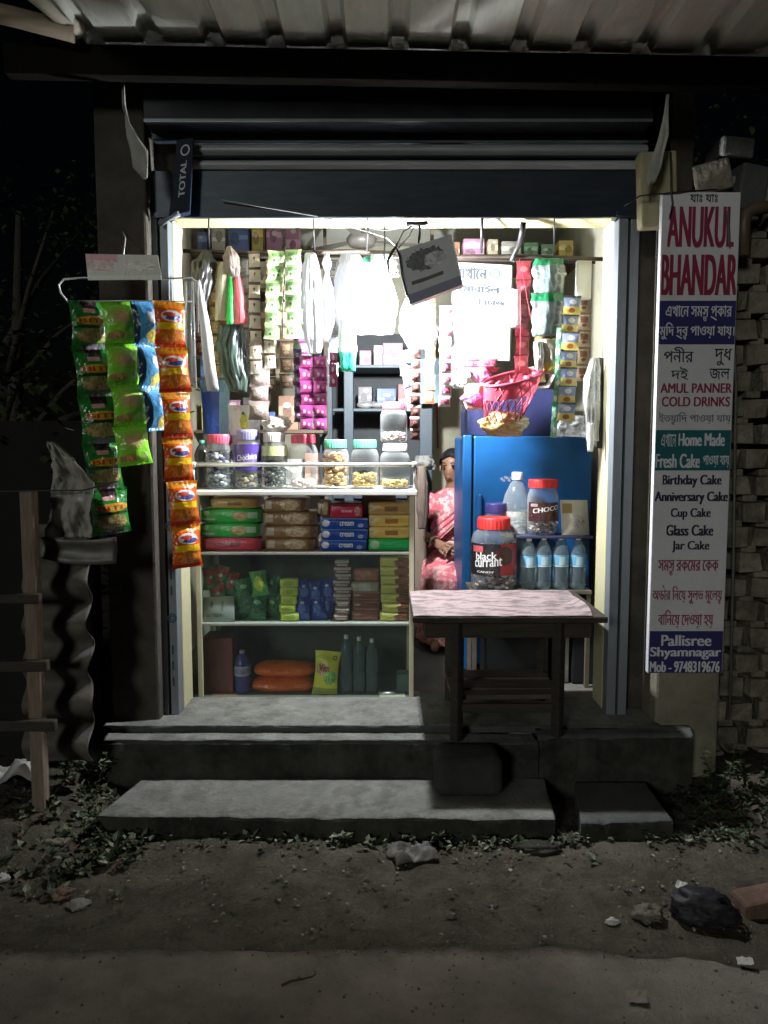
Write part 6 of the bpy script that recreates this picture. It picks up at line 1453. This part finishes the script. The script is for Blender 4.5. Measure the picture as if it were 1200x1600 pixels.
def sheet_bag(label, px, py, w, d, h, mat, seed, rot=0):
    g = WZ(px, py, .01); z0 = hgt(g.x,g.y); mb = MB(); ca, sa = math.cos(rot), math.sin(rot)
    def fn(u, v):
        a, b = u-.5, v-.5; e = 1 + .35*noise.noise(Vector((math.atan2(b,a)*1.2, seed, 2)))
        x, y = a*w*e, b*d*e
        f = Vector((u*2.2, v*2.2, seed)); z = h*(.5+1.0*noise.noise(f)) + h*.35*abs(noise.noise(f*1.9)) - h*.12*abs(noise.noise(f*5))
        z *= max(.05, 1-(max(abs(a),abs(b))*2)**4*.6)
        return (g.x+x*ca-y*sa, g.y+x*sa+y*ca, z0+max(.003,z))
    mb.grid(fn, 34, 28); o = solo(mb, 'plastic_bag', mat, label, 'bag', (g.x,g.y,z0)); m_ = o.modifiers.new('s','SOLIDIFY'); m_.thickness = .0012
sheet_bag('dirty white plastic bag lying in the dirt before the middle of the step', 645, 1332, .16, .12, .055, M('bag_dirty', (.14,.13,.115), .6, var=.5, scale=14), 3, .3)
crumple('crumpled black plastic bag on the dirt at the right, beside the red brick', 1100, 1428, .080, M('bag_black', (.016,.016,.020), .6, var=.4), 6, (1.15,.8,.62), 'plastic_bag', 'bag')
sheet_bag('white crumpled plastic at the foot of the wooden post at the left', 22, 1250, .22, .13, .085, M('plastic_dull', (.26,.25,.235), .5, var=.3), 9, .1)
g = WZ(1195, 1432, .0); mb = MB(); mb.box((g.x-.07,g.y+.0,hgt(g.x,g.y)-.02), (g.x+.13,g.y+.09,hgt(g.x,g.y)+.06), rot=(R(4),R(-5),R(10)))
solo(mb, 'brick', M('brick_red', (.13,.078,.058), .9, var=.35, bump=.6, bscale=40, dirt=.5, dcol=(.08,.06,.05)), 'red brick lying on the dirt at the right edge, beside the black bag', 'brick', (g.x,g.y,0), bevel=.012)
def scrap(label, px, py, w, h, mat, rot, seed):
    g = WZ(px, py, .008); z = (hgt(g.x,g.y) if g.y > 2.12 else .006)+.004; mb = MB(); c, s_ = math.cos(rot), math.sin(rot)
    def fn(u, v):
        x, y = (u-.5)*w, (v-.5)*h; return (g.x+x*c-y*s_, g.y+x*s_+y*c, z+.010*abs(noise.noise(Vector((u*2.5,v*2.5,seed))))+.006*u)
    mb.grid(fn, 5, 4, smooth=False); o = solo(mb, 'paper_scrap', mat, label, 'litter', (g.x,g.y,z)); m_ = o.modifiers.new('s','SOLIDIFY'); m_.thickness = .0015
scrap('white paper scrap standing against the black plastic bag', 1064, 1385, .035, .03, lw, .9, 1)
scrap('white torn scrap on the road at the far right', 1164, 1505, .042, .03, lw, -.3, 2)
scrap('pale flat scrap on the road near the lower right corner', 995, 1560, .05, .045, M('scrap_tan', (.26,.22,.18), .8), -.15, 3)
scrap('small flat white strip on the dirt below the left end of the step', 193, 1343, .045, .012, lw, .05, 4)
scrap('short white stub on the dirt right of the white bag', 797, 1362, .022, .010, lw, -.8, 5)
crumple('bright white crumpled scrap on the dirt left of the grey clod', 956, 1434, .015, lw, 12, (1.3,.8,.6))
crumple('grey brown clod on the dirt left of the black plastic bag', 1012, 1428, .040, M('clod', (.14,.12,.10), .9, var=.3, bump=.5), 15, (1,.8,.6), 'clod', 'clod')
crumple('reddish stone on the dirt at the left, by a smaller pale one', 98, 1393, .030, M('stone_red', (.19,.12,.09), .9, var=.3), 17, (1.1,.8,.55), 'stone', 'stone')
crumple('pale stone at the left, in front of the reddish one', 124, 1408, .028, lg_, 18, (1.2,.8,.5), 'stone', 'stone')
crumple('small white crumpled scrap at the left edge of the dirt', 3, 1370, .022, lw, 19, (1,.8,.6))
crumple('small white scrap among the weeds left of the step', 130, 1358, .012, lw, 20)
crumple('dry curled leaf on the weeds left of the step slab', 92, 1320, .026, M('leaf_pale', (.20,.18,.13), .8), 21, (1.7,.8,.4), 'dry_leaf', 'leaf')
crumple('tiny dark clod on the dirt below the stone block', 705, 1430, .014, M('clod', ()), 22, name='clod', cat='clod')
crumple('dark wet lump on the dirt in front of the short slab', 840, 1325, .045, M('clod_dark', (.03,.026,.02), .9), 23, (1.5,.9,.35), 'clod', 'clod')
g = WZ(462,1533,.006); mb = MB(); mb.tube([WZ(440,1540,.012), WZ(455,1533,.014), WZ(472,1530,.012), WZ(488,1526,.016), WZ(494,1521,.02)], .004, 6, r1=.0015)
solo(mb, 'twig', M('twig', (.05,.035,.025), .9), 'thin dark twig lying on the road in the foreground', 'twig', g)
